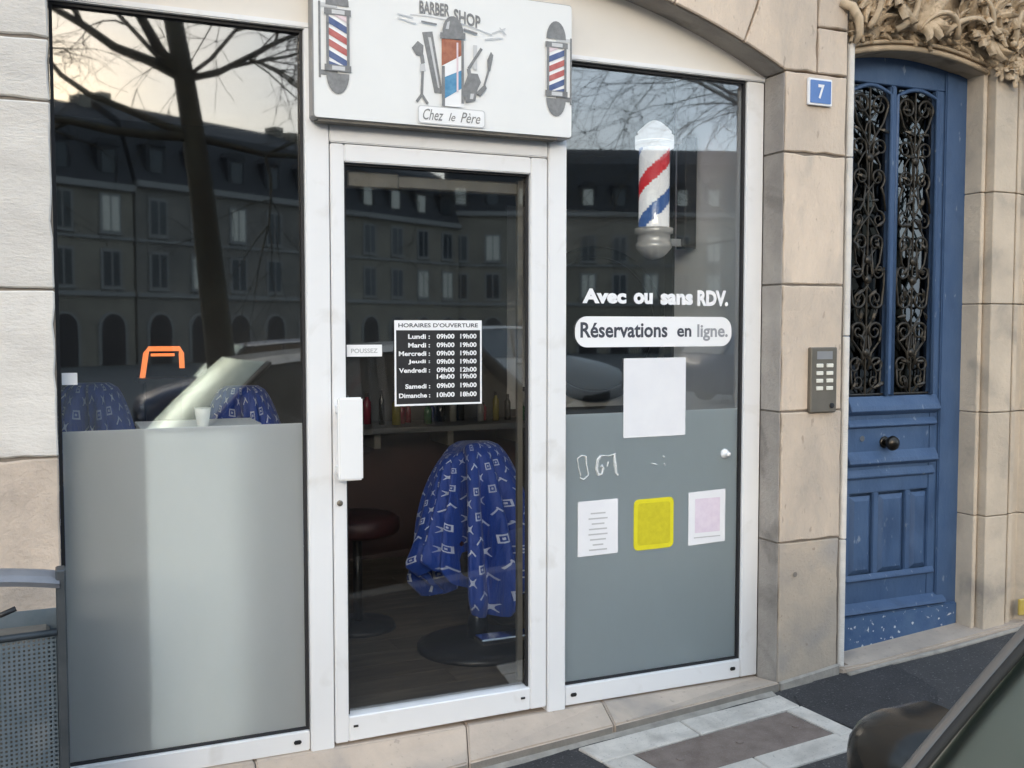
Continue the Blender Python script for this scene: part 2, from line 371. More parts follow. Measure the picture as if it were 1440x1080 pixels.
# ================================================================== GROUND
def sheet(name, x0, x1, y0, y1, dz, m, nx=2):
    b = MB(); rows = []
    for y in (y0, y1): rows.append([(x0 + (x1 - x0) * k / nx, y, ground_z(max(-8, min(8, x0 + (x1 - x0) * k / nx))) + dz) for k in range(nx + 1)])
    b.grid(rows); return tag(b.build(name, m), kind='structure')
sheet('pavement', -8, 8, -2.2, .12, 0, 'asphalt_old')
b = MB()  # darker freshly laid patches next to the facade
def patch(poly, m, name):
    q = MB(); Q = []
    for i, a in enumerate(poly):
        c_ = poly[(i + 1) % len(poly)]; k_ = max(1, int(math.hypot(c_[0] - a[0], c_[1] - a[1]) / .03))
        for t_ in range(k_): Q.append((a[0] + (c_[0] - a[0]) * t_ / k_ + random.uniform(-.008, .008), a[1] + (c_[1] - a[1]) * t_ / k_ + random.uniform(-.008, .008)))
    q.add([(x, y, ground_z(x) + .004) for x, y in Q], [list(range(len(Q)))]); return tag(q.build(name, m), kind='structure')
patch([(2.86, -.09), (3.02, -.02), (3.15, .01), (3.27, -.03), (3.45, -.06), (3.40, -.35), (3.05, -.75), (2.84, -.50), (2.80, -.26)], 'asphalt', 'pavement_patch')
patch([(-1.2, -.03), (1.80, -.03), (1.87, -.29), (1.92, -.75), (1.2, -1.2), (-1.2, -1.2)], 'asphalt', 'pavement_patch')
sheet('road', -8, 8, -8.5, -2.34, -.11, 'asphalt_old')
q = MB()
q.add([(-8, -8.5, ground_z(-8) - .11), (8, -8.5, ground_z(8) - .11), (140, -160, -.6), (-140, -160, -.6), (-140, -8.5, ground_z(-8) - .4), (140, -8.5, ground_z(8) - .4)], [(0, 1, 5, 2, 3, 4)])
q = MB(); rows = []
for y in (-8.5, -30, -170): rows.append([(x, y, (ground_z(max(-8, min(8, x))) - .11) if y > -10 else -.75) for x in (-150, -8, 8, 150)])
q.grid(rows); tag(q.build('square', 'paving'), kind='structure')
for sx, (xa, xb) in enumerate(((-150, -8), (8, 150))):
    q = MB(); q.grid([[(xa, -8.5, ground_z(-8 if sx == 0 else 8) - .11), (xb, -8.5, ground_z(-8 if sx == 0 else 8) - .11)], [(xa, .12, ground_z(-8 if sx == 0 else 8) - .11), (xb, .12, ground_z(-8 if sx == 0 else 8) - .11)]])
    tag(q.build('street_beyond', 'asphalt_old'), kind='structure')
kb = tag(bpy.data.objects.new('kerb', None), kind='structure'); COL.objects.link(kb)
for k in range(16):
    x0 = -8 + k; z0, z1 = ground_z(x0 + .005), ground_z(x0 + .995)
    MB().add([(x0 + .005, -2.34, z0 - .2), (x0 + .995, -2.34, z1 - .2), (x0 + .995, -2.2, z1 - .2), (x0 + .005, -2.2, z0 - .2), (x0 + .005, -2.34, z0 + .006), (x0 + .995, -2.34, z1 + .006), (x0 + .995, -2.2, z1 + .006), (x0 + .005, -2.2, z0 + .006)],
             [(0, 3, 2, 1), (4, 5, 6, 7), (0, 1, 5, 4), (1, 2, 6, 5), (2, 3, 7, 6), (3, 0, 4, 7)]).build('kerb_stone', 'riser', kb, .012)

# cellar hatch set in the pavement: pale granite surround and rusty plate
hx = thing('cellar_hatch', 'rust-brown metal plate framed by pale granite strips in the pavement', 'hatch', (2.35, -.25, ground_z(2.35)))
def gpoly(name, poly, dz0, dz1, m, parent, bev=.004):
    q = MB(); n = len(poly)
    q.add([(x, y, ground_z(x) + dz0) for x, y in poly] + [(x, y, ground_z(x) + dz1) for x, y in poly],
          [list(range(n - 1, -1, -1)), list(range(n, 2 * n))] + [(i, (i + 1) % n, (i + 1) % n + n, i + n) for i in range(n)])
    return q.build(name, m, parent, bev)
gpoly('granite_strip', [(1.835, -.062), (2.3, -.064), (2.3, -.215), (1.985, -.215), (1.86, -.215)], -.05, .010, 'granite', hx)
gpoly('granite_strip', [(2.304, -.064), (2.80, -.07), (2.80, -.205), (2.304, -.215)], -.05, .011, 'granite', hx)
gpoly('granite_strip', [(2.725, -.21), (2.805, -.209), (2.82, -.51), (2.745, -.51)], -.05, .010, 'granite', hx)
gpoly('granite_strip', [(1.86, -.219), (1.99, -.219), (2.02, -.48), (1.90, -.48)], -.05, .009, 'granite', hx)
gpoly('granite_strip', [(1.90, -.484), (2.35, -.484), (2.35, -.62), (1.92, -.62)], -.05, .010, 'granite', hx)
gpoly('granite_strip', [(2.354, -.484), (2.742, -.484), (2.742, -.514), (2.83, -.514), (2.835, -.62), (2.354, -.62)], -.05, .010, 'granite', hx)
pl = gpoly('plate', [(1.996, -.224), (2.718, -.216), (2.736, -.478), (2.026, -.478)], -.03, .006, 'grate', hx, .002)
for k in range(3):
    q = MB(); cx = 2.12 + k * .27; q.lathe([(.016, 0), (.014, .004)], (cx, -.35, ground_z(cx) + .006), 10); q.build('rivet', 'grate', pl)

# ================================================================== STONE FACADE
fac = thing('stone_facade', 'beige dressed-stone shop facade with segmental arch over the white shopfront', 'building', (1.42, 0, 0))
def blockp(poly, m='stone', y0=0., y1=.32, name='stone_block', parent=None, bev=.005, jit=True):
    """one stone: polygon in the facade plane, shrunk by half a joint"""
    cx = sum(p[0] for p in poly) / len(poly); cz = sum(p[1] for p in poly) / len(poly)
    wx = max(p[0] for p in poly) - min(p[0] for p in poly); wz = max(p[1] for p in poly) - min(p[1] for p in poly)
    g = .0032; P = [(cx + (x - cx) * (1 - 2 * g / max(wx, .01)), cz + (z - cz) * (1 - 2 * g / max(wz, .01))) for x, z in poly]
    Q = []
    for i, a in enumerate(P):      # worn, slightly chipped arrises
        c_ = P[(i + 1) % len(P)]; L_ = math.hypot(c_[0] - a[0], c_[1] - a[1]); k_ = max(1, int(L_ / .05))
        for t_ in range(k_):
            f_ = t_ / k_; x_, z_ = a[0] + (c_[0] - a[0]) * f_, a[1] + (c_[1] - a[1]) * f_
            if t_: e_ = random.random() ** 4 * .007 + random.uniform(0, .0012); d_ = math.hypot(cx - x_, cz - z_) + 1e-6; nx_, nz_ = -(c_[1] - a[1]) / L_, (c_[0] - a[0]) / L_; sg2 = 1 if nx_ * (cx - x_) + nz_ * (cz - z_) > 0 else -1; x_ += nx_ * e_ * sg2; z_ += nz_ * e_ * sg2
            Q.append((x_, z_))
    P = Q
    dy = random.uniform(-.0025, .0025) if jit else 0
    return MB().prism(P, y0 + dy, y1).build(name, m, parent or fac, bev)
def rectp(x0, x1, z0, z1): return [(x0, z0), (x1, z0), (x1, z1), (x0, z1)]
# mortar backing just behind the faces
for xa, xb in ((2.846, 3.175), (-.9, -.003)):
    mb = MB(); mb.box(xa, xb, .012, .31, -.3, 2.72); mb.build('mortar_core', 'mortar', fac)
zs = [-.05, .703, 1.274, 1.822, 2.384, 2.726]
for i in range(len(zs) - 1):
    blockp(rectp(2.843, 3.178, zs[i], zs[i + 1]), 'stone_low' if i == 0 else 'stone')
zs = [-.35, .66, 1.225, 1.758, 2.346, 2.54, 2.726]
for i in range(len(zs) - 1):
    m = 'stone_pink' if i < 2 else 'stone_white'
    blockp(rectp(-.52, 0, zs[i], zs[i + 1]), m); blockp(rectp(-1.1, -.52, zs[i], zs[i + 1]), m)
ACX, ACZ, AR = 1.42, -.237, 3.287
def arcp(deg, r=AR): a = math.radians(deg); return (ACX + r * math.sin(a), ACZ + r * math.cos(a))
A0 = math.degrees(math.asin(1.423 / AR))
js = [21.6, 15.4, 9.2, 3.07]; js = js + [-j for j in js[::-1]]
TOP = 3.42
for i in range(len(js) - 1):
    a, c = js[i], js[i + 1]
    lo = [arcp(a + (c - a) * k / 6) for k in range(7)]; hi = [arcp(c, AR + .42), arcp((a + c) / 2, AR + .42), arcp(a, AR + .42)]
    blockp(lo + hi, 'stone')
for sgn in (1, -1):
    lo = [arcp(sgn * (A0 + (21.6 - A0) * k / 5)) for k in range(6)]; t = arcp(sgn * 21.6, AR + .42)
    ex = 3.012 if sgn > 0 else -.172
    blockp(lo + [t, (ex, t[1]), (ex, 2.726)], 'stone' if sgn > 0 else 'stone_white')
blockp(rectp(3.012, 3.178, 2.726, 2.922)); blockp(rectp(3.012, 3.178, 2.922, 3.27)); blockp(rectp(-.52, -.172, 2.726, 3.25), 'stone_white')
blockp(rectp(-1.1, -.52, 2.726, 3.25), 'stone_white')
# upper wall courses beyond the frame
zt = 3.27
for r in range(5):
    x = -1.1 - (r % 2) * .3
    while x < 6.2:
        w_ = random.uniform(.6, .9)
        if not (zt < 3.5 and x < 3.1): blockp(rectp(x, x + w_, zt, zt + .5), 'stone', .004, .32)
        x += w_
    zt += .5
q = MB(); q.box(-1.1, 6.2, .03, .33, 3.2, 5.7); q.build('wall_core', 'stone', fac)
q = MB(); q.box(-9, -1.104, .0, .4, -1, 9); q.box(-9, 12, .02, .5, 5.78, 10.5); q.build('upper_wall', 'stone', fac, .02)
# grey weathered lining of the right jamb (reveal) laid over the block sides
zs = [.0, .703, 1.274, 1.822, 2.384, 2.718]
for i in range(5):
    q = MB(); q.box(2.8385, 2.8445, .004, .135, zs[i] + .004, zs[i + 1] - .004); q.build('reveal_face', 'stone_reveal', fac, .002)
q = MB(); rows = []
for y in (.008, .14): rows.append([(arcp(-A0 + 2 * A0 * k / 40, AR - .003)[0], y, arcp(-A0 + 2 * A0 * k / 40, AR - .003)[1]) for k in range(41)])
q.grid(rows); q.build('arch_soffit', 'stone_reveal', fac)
q = MB(); q.prism([(2.845, .0), (3.18, .0), (3.18, .135), (3.02, .115), (2.845, .095)], -.018, .0)
q.build('concrete_footing', 'concrete', fac, .008)
q = MB()  # chipped hole and old fixing in the lower stone
q.lathe([(.012, -.004), (.008, .0)], (2.93, 0, .56), 8, axis='y'); q.build('plugged_hole', 'mortar', fac)

# stone sill under the shopfront
sill = thing('stone_sill', 'worn beige stone sill slabs under the white shopfront', 'sill', (1.42, .05, 0))
cuts = [-.3, .62, 1.44, 2.05, 2.842]
for i in range(4):
    x0, x1 = cuts[i] + .002, cuts[i + 1] - .002; q = MB(); zf = lambda x: ground_z(x) + .045; sk = [0, .0, -.05, -.03, 0]
    q.add([(x0 + sk[i], -.022, zf(x0) - .004), (x1 + sk[i + 1], -.022, zf(x1) - .004), (x1, .30, .078), (x0, .30, .078), (x0, .12, .077), (x1, .12, .077),
           (x0 + sk[i], -.022, zf(x0) - .2), (x1 + sk[i + 1], -.022, zf(x1) - .2), (x1, .30, -.3), (x0, .30, -.3)],
          [(0, 1, 5, 4), (4, 5, 2, 3), (0, 6, 7, 1), (2, 8, 9, 3), (1, 7, 8, 2, 5), (0, 4, 3, 9, 6), (6, 9, 8, 7)], 0)
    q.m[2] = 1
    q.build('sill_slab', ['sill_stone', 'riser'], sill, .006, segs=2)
q = MB(); rows = [[(x, -.055 - .012 * math.sin(x * 9), ground_z(x) + .002), (x, -.02, ground_z(x) + .012)] for x in [-.3 + .1 * k for k in range(32)]]
q.grid(rows); q.build('mortar_fillet', 'concrete', sill)

# ================================================================== DOOR SURROUND
sur = thing('door_surround', 'moulded beige stone surround with pilaster around the blue door', 'door surround', (3.62, .05, .1))
def plan_block(poly, z0, z1, m='stone_pilaster', name='stone_block', parent=None):
    return MB().prism(poly, z0 + .002, z1 - .002, axis='z').build(name, m, parent or sur, .0035)
def skew(poly): return poly
ZJ = [-.1, .73, 1.231, 1.75, 2.278, 2.86]
for i in range(5):
    plan_block([(4.03, .2), (4.03, .036), (4.048, .03), (4.048, .05), (4.062, .05), (4.062, -.008), (4.205, -.008), (4.205, .03), (4.222, .03), (4.222, .0), (4.25, .0), (4.25, .2)], ZJ[i], ZJ[i + 1])
    plan_block([(4.254, .2), (4.254, .012), (4.30, .02), (4.33, -.03), (4.60, -.03), (4.60, .2)], ZJ[i] + (.0 if i else 0), ZJ[i + 1])
ZL = [-.05, .69, 1.6, 2.384, 2.88]
for i in range(4):
    plan_block([(3.192, .2), (3.192, .012), (3.2, .004), (3.215, .0), (3.222, .01), (3.222, .2)], ZL[i], ZL[i + 1], 'stone_white')
q = MB(); q.box(3.176, 3.196, .02, .2, -.1, 3.2); q.build('mortar_core', 'mortar', sur); q = MB(); q.box(4.035, 4.6, .06, .3, -.1, 2.9); q.build('mortar_core', 'mortar', sur)
# lintel with a flat segmental soffit
def doorarch(x): return 2.885 - .055 * ((x - 3.62) / .41) ** 2
xs = [3.2 + (4.04 - 3.2) * k / 16 for k in range(17)]
q = MB(); q.prism([(x, doorarch(x)) for x in xs] + [(4.6, 2.87), (4.6, 3.62), (3.182, 3.62), (3.182, 2.87)], .035, .25); q.build('lintel', 'stone_carved', sur, .004)
q = MB(); q.tube([(x, .03, doorarch(x) + .012) for x in xs], .014, 6); q.tube([(x, .022, doorarch(x) + .04) for x in xs], .009, 6); q.build('arch_moulding', 'stone_carved', sur, smooth=True)
q = MB(); q.box(4.6, 6.2, .0, .3, -.2, 3.62); q.build('pier_beyond', 'stone', sur, .005)
# step
stp = thing('door_step', 'flat grey worn stone step below the blue door', 'step', (3.8, .05, ground_z(3.8)))
q = MB(); P = [(3.175, .01), (3.20, -.025), (3.32, -.04), (4.62, -.035), (4.62, .2), (3.23, .2), (3.23, .005)]
n_ = len(P); q.add([(x, y, ground_z(x) - .1) for x, y in P] + [(x, y, ground_z(x) + .03 + .06 * max(y, 0)) for x, y in P], [list(range(n_ - 1, -1, -1)), list(range(n_, 2 * n_))] + [(i, (i + 1) % n_, (i + 1) % n_ + n_, i + n_) for i in range(n_)])
q.build('step_slab', 'sill_stone', stp, .008, segs=2)
q = MB(); q.tube([(x, -.05 - .006 * math.sin(x * 7), ground_z(x) + .004) for x in [3.2 + .08 * k for k in range(18)]], .013, 6); q.build('mortar_fillet', 'concrete', stp, smooth=True)

# carved relief above the blue door: acanthus leaves, scrolls, fruit, shell
orn = thing('carved_relief', 'carved stone leaf and scroll relief over the blue door', 'stone carving', (3.7, 0, 2.9))
def leaf_mesh(fingers, spread, curl, seed):
    """acanthus leaf: ridged fingers fanning from a stalk, tips rolling forward"""
    rd = random.Random(seed); q = MB()
    for k in range(fingers):
        f = (k - (fingers - 1) / 2) / max(1, (fingers - 1) / 2); a0 = f * spread; L_ = (1 - .42 * abs(f)) * rd.uniform(.9, 1.08)
        bx0 = .42 * (1 - abs(f)) * .6; pts = []; rows = []; NS = 7
        for i in range(NS):
            t = i / (NS - 1); a = a0 * (.25 + .95 * t); d = L_ * t
            x = bx0 * t * .6 + d * math.cos(a) * (1 - .18 * curl * t * t); z = d * math.sin(a) * .9
            y = -.16 * math.sin(PI * min(1, t * .8)) - curl * .30 * t ** 3 + .05 * abs(f)
            w_ = (.15 * math.sin(PI * (.16 + .80 * t)) ** .8 + .012) * (1 - .15 * abs(f)); nx, nz = -math.sin(a), math.cos(a)
            rows.append([(x + nx * w_, y + .12, z + nz * w_), (x + nx * w_ * .8, y + .01, z + nz * w_ * .8), (x + nx * w_ * .3, y - .055, z + nz * w_ * .3), (x, y - .015, z), (x - nx * w_ * .3, y - .055, z - nz * w_ * .3), (x - nx * w_ * .8, y + .01, z - nz * w_ * .8), (x - nx * w_, y + .12, z - nz * w_)])
        q.grid(rows)
    return q
LEAVES = [leaf_mesh(7, 1.25, .9, 1).mesh('carved_leaf', 'stone_carved', smooth=True), leaf_mesh(5, 1.0, 1.2, 2).mesh('carved_leaf', 'stone_carved', smooth=True), leaf_mesh(9, 1.6, .6, 3).mesh('carved_leaf', 'stone_carved', smooth=True)]
def put_leaf(x, z, ang, size, k, y=.02, roll=0):
    o = bpy.data.objects.new('carved_leaf', LEAVES[k % 3]); COL.objects.link(o); o.parent = orn
    o.location = Vector((x, y, z)) - wl(orn); o.scale = (size,) * 3
    o.rotation_euler = (roll, -math.radians(ang), 0)
rl = random.Random(11)
for k in range(15):      # row springing from the arch moulding
    x = 3.25 + .80 * k / 14; put_leaf(x, doorarch(x) + .055, 90 + (x - 3.62) * -60 + rl.uniform(-30, 30), rl.uniform(.09, .14), k, .03)
for k in range(52):
    x = rl.uniform(3.22, 4.5); z = max(2.93, doorarch(min(x, 4.0)) + .10) + rl.random() ** 1.1 * .3
    put_leaf(x, z, rl.uniform(10, 170) + (60 if x > 3.9 else -20), rl.uniform(.11, .22), k, rl.uniform(-.03, .015), rl.uniform(-.45, .45))
for k in range(11):      # festoon falling over the pilaster top
    put_leaf(4.06 + .045 * k, 2.915 - .014 * abs(k - 5) + rl.uniform(-.02, .03), 255 + rl.uniform(-40, 60), rl.uniform(.08, .13), k, -.015, rl.uniform(-.4, .4))
def scroll(cx, cz, r0, turns, a0, sgn, y, rr, taper=.45, name='scroll', m='stone_carved', parent=None, n=26, tail=None, yl=0, sides=6):
    pts = []; rs = []
    for i in range(n):
        t = i / (n - 1); a = a0 + sgn * turns * 2 * PI * t; r = r0 * (1 - t) ** .8 + rr * .9
        pts.append((cx + r * math.cos(a), y - yl * t, cz + r * math.sin(a))); rs.append(rr * (1 - (1 - taper) * t))
    if tail: pts = tail + pts; rs = [rr * .7] * len(tail) + rs
    q = MB(); q.tube(pts, rs, sides); return q.build(name, m, parent or orn, smooth=True)
for x0, z0, a0, bend, L_ in ((3.26, 2.94, 60, 60, .3), (3.42, 2.95, 30, 80, .32), (3.52, 2.96, 120, -70, .3), (3.70, 2.96, 50, -60, .34), (3.78, 2.95, 110, 80, .3), (3.95, 2.94, 70, 70, .34), (4.15, 2.95, 130, -80, .3), (4.32, 2.93, 60, 60, .32)):
    pts = []; x, z = x0, z0
    for k in range(12): pts.append((x, -.03 - .05 * math.sin(PI * k / 11), z)); a = math.radians(a0 + bend * k / 6); x += math.cos(a) * L_ / 11; z += math.sin(a) * L_ / 11
    q = MB(); q.tube(pts, [.016 - .010 * k / 11 for k in range(12)], 6); q.build('carved_stem', 'stone_carved', orn, smooth=True)
for k in range(9):
    q = MB(); r = rl.uniform(.012, .022); x = rl.uniform(3.8, 4.4); z = rl.uniform(2.93, 3.12)
    q.lathe([(r * math.sin(PI * j / 6) + .0005, -r * math.cos(PI * j / 6)) for j in range(7)], (x, -.045, z), 10); q.build('carved_fruit', 'stone_carved', orn, smooth=True)
q = MB(); rows = []
for i in range(9):       # hollow shell
    t = i / 8; rows.append([(4.13 + .07 * math.cos(a) * math.sin(PI * .5 * (1 - t) + .05), -.05 + .06 * t - .01 * (j % 2), 3.02 + .085 * math.sin(a) * math.sin(PI * .5 * (1 - t) + .05)) for j, a in enumerate([2 * PI * j / 24 for j in range(24)])])
q.grid(rows, closed=True); q.build('carved_shell', 'stone_carved', orn)
q = MB(); q.tube([(3.13, .0, 3.04), (3.17, -.03, 3.02), (3.20, -.04, 2.97), (3.215, -.03, 2.91), (3.21, -.01, 2.87)], [.02, .022, .02, .016, .01], 7); q.build('carved_ribbon', 'stone_carved', orn, smooth=True)

# ================================================================== BLUE DOOR
DY = .15
dr = thing('panelled_door', 'weathered blue wooden door with wrought iron grilles and three lower panels', 'door', (3.62, DY, .13))
q = MB(); q.prism([(x, doorarch(x) - .0 + .03) for x in xs][::-1] + [(3.2, .10), (4.04, .10)], DY + .045, DY + .09); dl = q.build('door_leaf', 'door_blue', dr)
# the leaf is cut behind the grilles by proud stiles and rails; the glass stands in front of the backing
def rail(x0, x1, z0, z1, y0=0., y1=.05, m='door_blue', name='rail', bev=.004, parent=None): q = MB(); q.box(x0, x1, DY + y0, DY + y1, z0, z1); return q.build(name, m, parent or dr, bev, segs=2)
q = MB(); q.prism([(x, min(doorarch(x) + .02, 2.9)) for x in xs] [::-1] + [(3.2, 2.76), (4.04, 2.76)], DY, DY + .05); q.build('top_rail', 'door_blue', dr, .004)
rail(3.20, 3.335, .115, 2.76, name='stile'); rail(3.85, 4.04, .115, 2.76, name='stile'); rail(3.567, 3.605, 1.315, 2.76, -.006, .05, name='mullion', bev=.008)
rail(3.90, 4.04, .115, 2.85, -.014, -.0005, name='stile_moulding', bev=.006)
def wedge(x0, x1, z0, z1, proud, m='door_blue', name='moulding'):
    """horizontal moulding with a sloped top"""
    q = MB(); q.add([(x0, DY + .001, z0), (x1, DY + .001, z0), (x1, DY - proud, z0 + (z1 - z0) * .25), (x0, DY - proud, z0 + (z1 - z0) * .25), (x0, DY - proud * .8, z0 + (z1 - z0) * .5), (x1, DY - proud * .8, z0 + (z1 - z0) * .5), (x0, DY + .001, z1), (x1, DY + .001, z1)],
          [(0, 1, 2, 3), (3, 2, 5, 4), (4, 5, 7, 6), (0, 3, 4, 6), (1, 7, 5, 2), (0, 6, 7, 1)]); return q.build(name, m, dr, .003)
rail(3.335, 3.85, 1.03, 1.315, 0, .05)
wedge(3.34, 3.89, 1.225, 1.318, .035); wedge(3.34, 3.885, 1.165, 1.21, .02); wedge(3.34, 3.89, .985, 1.06, .03); wedge(3.34, 3.88, .925, .975, .015)
rail(3.335, 3.85, .86, 1.03, .002, .05)
for x in (3.335, 3.51, 3.71, 3.86): rail(x - .0, x + .035, .46, .86, .002, .05, name='stile')
for x0, x1 in ((3.377, 3.503), (3.552, 3.703), (3.752, 3.853)):
    q = MB(); q.box(x0, x1, DY + .016, DY + .047, .475, .845); q.add([(x0, DY + .016, .475), (x1, DY + .016, .475), (x1, DY + .016, .845), (x0, DY + .016, .845), (x0 + .022, DY + .004, .497), (x1 - .022, DY + .004, .497), (x1 - .022, DY + .004, .823), (x0 + .022, DY + .004, .823)], [(0, 1, 5, 4), (1, 2, 6, 5), (2, 3, 7, 6), (3, 0, 4, 7), (4, 5, 6, 7)])
    q.build('panel', 'door_blue', dr)
wedge(3.34, 3.89, .44, .478, .016)
rail(3.335, 3.85, .30, .46, 0, .05); wedge(3.30, 3.95, .285, .345, .04)
q = MB(); q.box(3.20, 4.03, DY - .028, DY, .118, .29); q.build('kickboard', 'door_kick', dr, .006, segs=2)
# beads around the grille openings
for x0, x1 in ((3.335, 3.567), (3.605, 3.85)):
    zt = 2.745
    q = MB(); P = [(x0, 1.318), (x0, zt - .03)] + [(x0 + (x1 - x0) * k / 8, zt - .03 + .035 * math.sin(PI * k / 8)) for k in range(1, 8)] + [(x1, zt - .03), (x1, 1.318)]
    q.tube([(x, DY - .004, z) for x, z in P], .010, 6); q.build('bead', 'door_blue', dr, smooth=True)
    q = MB(); q.box(x0, x1, DY + .028, DY + .034, 1.31, 2.78); q.build('pane', 'pane_dark', dr)
    q = MB(); q.box(x0, x1, DY + .037, DY + .042, 1.31, 2.78); q.build('backing', 'in_black', dr)
    gx = (x0 + x1) / 2; hw = (x1 - x0) / 2 - .012
    gr = MB(); gr.tube([(gx, DY + .008, 1.32), (gx, DY + .008, 2.74)], .0055, 6); gr.tube([(x0 + .008, DY + .008, 1.325), (x1 - .008, DY + .008, 1.325)], .005, 5)
    g = gr.build('grille', 'iron', dr)
    for sg in (1, -1):
        def S(cx, cz, r0, a0, s, tail=None, rr=.0058, turns=1.35, y=.004):
            scroll(gx + sg * cx, cz, r0, turns, math.radians(a0 if sg > 0 else 180 - a0), s * sg, DY + y, rr, .6, 'scroll', 'iron', g, 22, [(gx + sg * tx, DY + y, tz) for tx, tz in tail] if tail else None, sides=5)
        S(.055, 2.66, .045, 0, 1, [(.01, 2.46), (.03, 2.52), (.075, 2.58)], .0075)
        S(.062, 2.47, .035, 180, -1, [(.008, 2.30), (.014, 2.38)])
        S(.05, 2.33, .04, -60, 1, [(.10, 2.18), (.09, 2.25)], .007)
        S(.06, 2.14, .035, 100, -1, [(.02, 2.30), (.03, 2.22)])
        S(.045, 2.03, .034, 0, 1, [(.012, 1.86), (.07, 1.94)], .007)
        S(.066, 1.90, .03, 180, 1, [(.02, 2.02)])
        S(.05, 1.77, .038, -30, -1, [(.10, 1.92), (.10, 1.84)], .007)
        S(.048, 1.62, .036, 30, 1, [(.012, 1.44), (.03, 1.52), (.085, 1.58)], .0075)
        S(.065, 1.46, .034, 180, -1, [(.01, 1.60), (.02, 1.52)], .007)
        S(.05, 1.385, .03, 0, -1, [(.09, 1.48)], .006)
        q = MB(); q.tube([(gx + sg * .018 + sg * .05 * math.sin(k * .9), DY + .006, 1.33 + 1.38 * k / 30) for k in range(31)], .0045, 5); q.build('stem', 'iron', g, smooth=True)
        for k in range(13):
            zc = 1.37 + k * .107; q = MB(); rr = rl.uniform(.012, .02); cx_ = gx + sg * rl.uniform(.03, .085); a = rl.uniform(0, PI)
            dx, dz = math.cos(a) * rr, math.sin(a) * rr
            q.tube([(cx_ - dx * 1.6, DY + .004, zc - dz * 1.6), (cx_ - dx * .5, DY - .002, zc - dz * .5), (cx_ + dx * .6, DY - .004, zc + dz * .6), (cx_ + dx * 1.7, DY + .004, zc + dz * 1.7)], [.002, rr * .5, rr * .55, .002], 5)
            q.build('iron_leaf', 'iron', g)
    for zc in (2.42, 1.95, 1.86, 1.52):
        q = MB(); q.lathe([(.004, -.012), (.018, -.008), (.022, 0), (.012, .008)], (gx, DY + .003, zc), 10, axis='y'); q.build('rosette', 'iron', g, smooth=True)
kn = MB(); kn.lathe([(.012, .0), (.012, -.03), (.03, -.04), (.036, -.055), (.03, -.07), (.012, -.078), (.001, -.079)], (3.567, DY - .0, 1.097), 18, axis='y'); kn.lathe([(.028, .001), (.028, -.006), (.02, -.01)], (3.567, DY, 1.097), 18, axis='y'); kn.build('knob', 'brass_dark', dr, smooth=True)
q = MB(); q.lathe([(.014, .001), (.014, -.006)], (3.43, DY, 1.12), 14, axis='y'); q.build('keyhole_cover', 'chrome', dr)

# house number plate, intercom, yellow marker
np_ = thing('number_plate', 'blue enamel house number plate with white 7 on the stone pier', 'number plate', (3.015, -.01, 2.643))
q = MB(); q.prism(rrect(2.952, 3.080, 2.588, 2.702, .006, 3), -.016, -.003); q.build('plate', 'enamel_white', np_, .002)
q = MB(); q.prism(rrect(2.961, 3.071, 2.597, 2.693, .004, 3), -.0185, -.0155); q.build('blue_field', 'enamel_blue', np_)
text('numeral', '7', 3.001, 3.034, 2.615, 2.676, -.0200, 'enamel_white', np_, .03)
ic = thing('intercom', 'steel intercom panel with two columns of pale buttons', 'intercom', (3.056, -.01, 1.4))
q = MB(); q.box(2.985, 3.128, -.022, .004, 1.268, 1.552); q.build('plate', 'steel', ic, .004)
for r in range(4):
    for c in range(2):
        q = MB(); q.box(3.012 + c * .055, 3.048 + c * .055, -.028, -.021, 1.365 + r * .033, 1.382 + r * .033); q.build('button', 'button', ic, .002)
q = MB(); q.lathe([(.012, -.021), (.012, -.026), (.006, -.027)], (3.10, 0, 1.297), 12, axis='y'); q.build('lock', 'black', ic)
q = MB(); q.box(3.015, 3.10, -.0235, -.0215, 1.50, 1.535); q.build('speaker_slots', 'alu_grey', ic)
yp = MB(); yp.box(4.262, 4.33, -.047, -.0305, .235, .315); tag(yp.build('marker_plate', 'yellow_plate', bev=.004), 'small yellow plate at the foot of the right stone pilaster', 'plate')

# ================================================================== WHITE SHOPFRONT
sf = thing('shopfront', 'white framed glazed shopfront with two large panes under the stone arch', 'shopfront', (1.42, .15, .08))
FY0, FY1 = .135, .205
def fr(name, x0, x1, z0, z1, y0=FY0, y1=FY1, m='white_upvc', p=None, bev=.004): q = MB(); q.box(x0, x1, y0, y1, z0, z1); return q.build(name, m, p or sf, bev, segs=2)
fr('bottom_rail', -.06, .8235, .078, .152); fr('bottom_rail', 1.876, 2.748, .085, .166)
fr('stile', -.06, -.004, .154, 2.698); fr('stile', 2.750, 2.8375, .085, 2.698)
fr('post', .826, .913, .072, 2.70, .125); fr('post', 1.793, 1.873, .072, 2.70, .125)
fr('transom', .916, 1.790, 2.308, 2.375, .128); fr('transom', .916, 1.790, 2.376, 2.70, .14)
q = MB(); P = [arcp(-A0 + 2 * A0 * k / 30, AR + .02) for k in range(31)]
q.prism([(-.02, 2.7005), (2.86, 2.7005)] + P[::-1], .140, .2); q.build('arched_panel', 'white_panel', sf, .002)
fr('glazing_bar', .0, 2.84, 2.7005, 2.722, .128, .1395)
for x0, x1, z0, z1 in ((-.002, .826, .152, 2.70), (1.873, 2.750, .166, 2.70)):
    q = MB(); q.box(x0 - .02, x1 + .02, .168, .172, z0 - .02, z1 + .02); q.build('window_pane', 'pane', sf)
    q = MB(); g_ = .011
    q.box(x0, x0 + g_, .150, .166, z0, z1); q.box(x1 - g_, x1, .150, .166, z0, z1); q.box(x0 + g_, x1 - g_, .150, .166, z0, z0 + g_ * .6); q.box(x0 + g_, x1 - g_, .150, .166, z1 - g_, z1)
    q.build('gasket', 'gasket', sf)
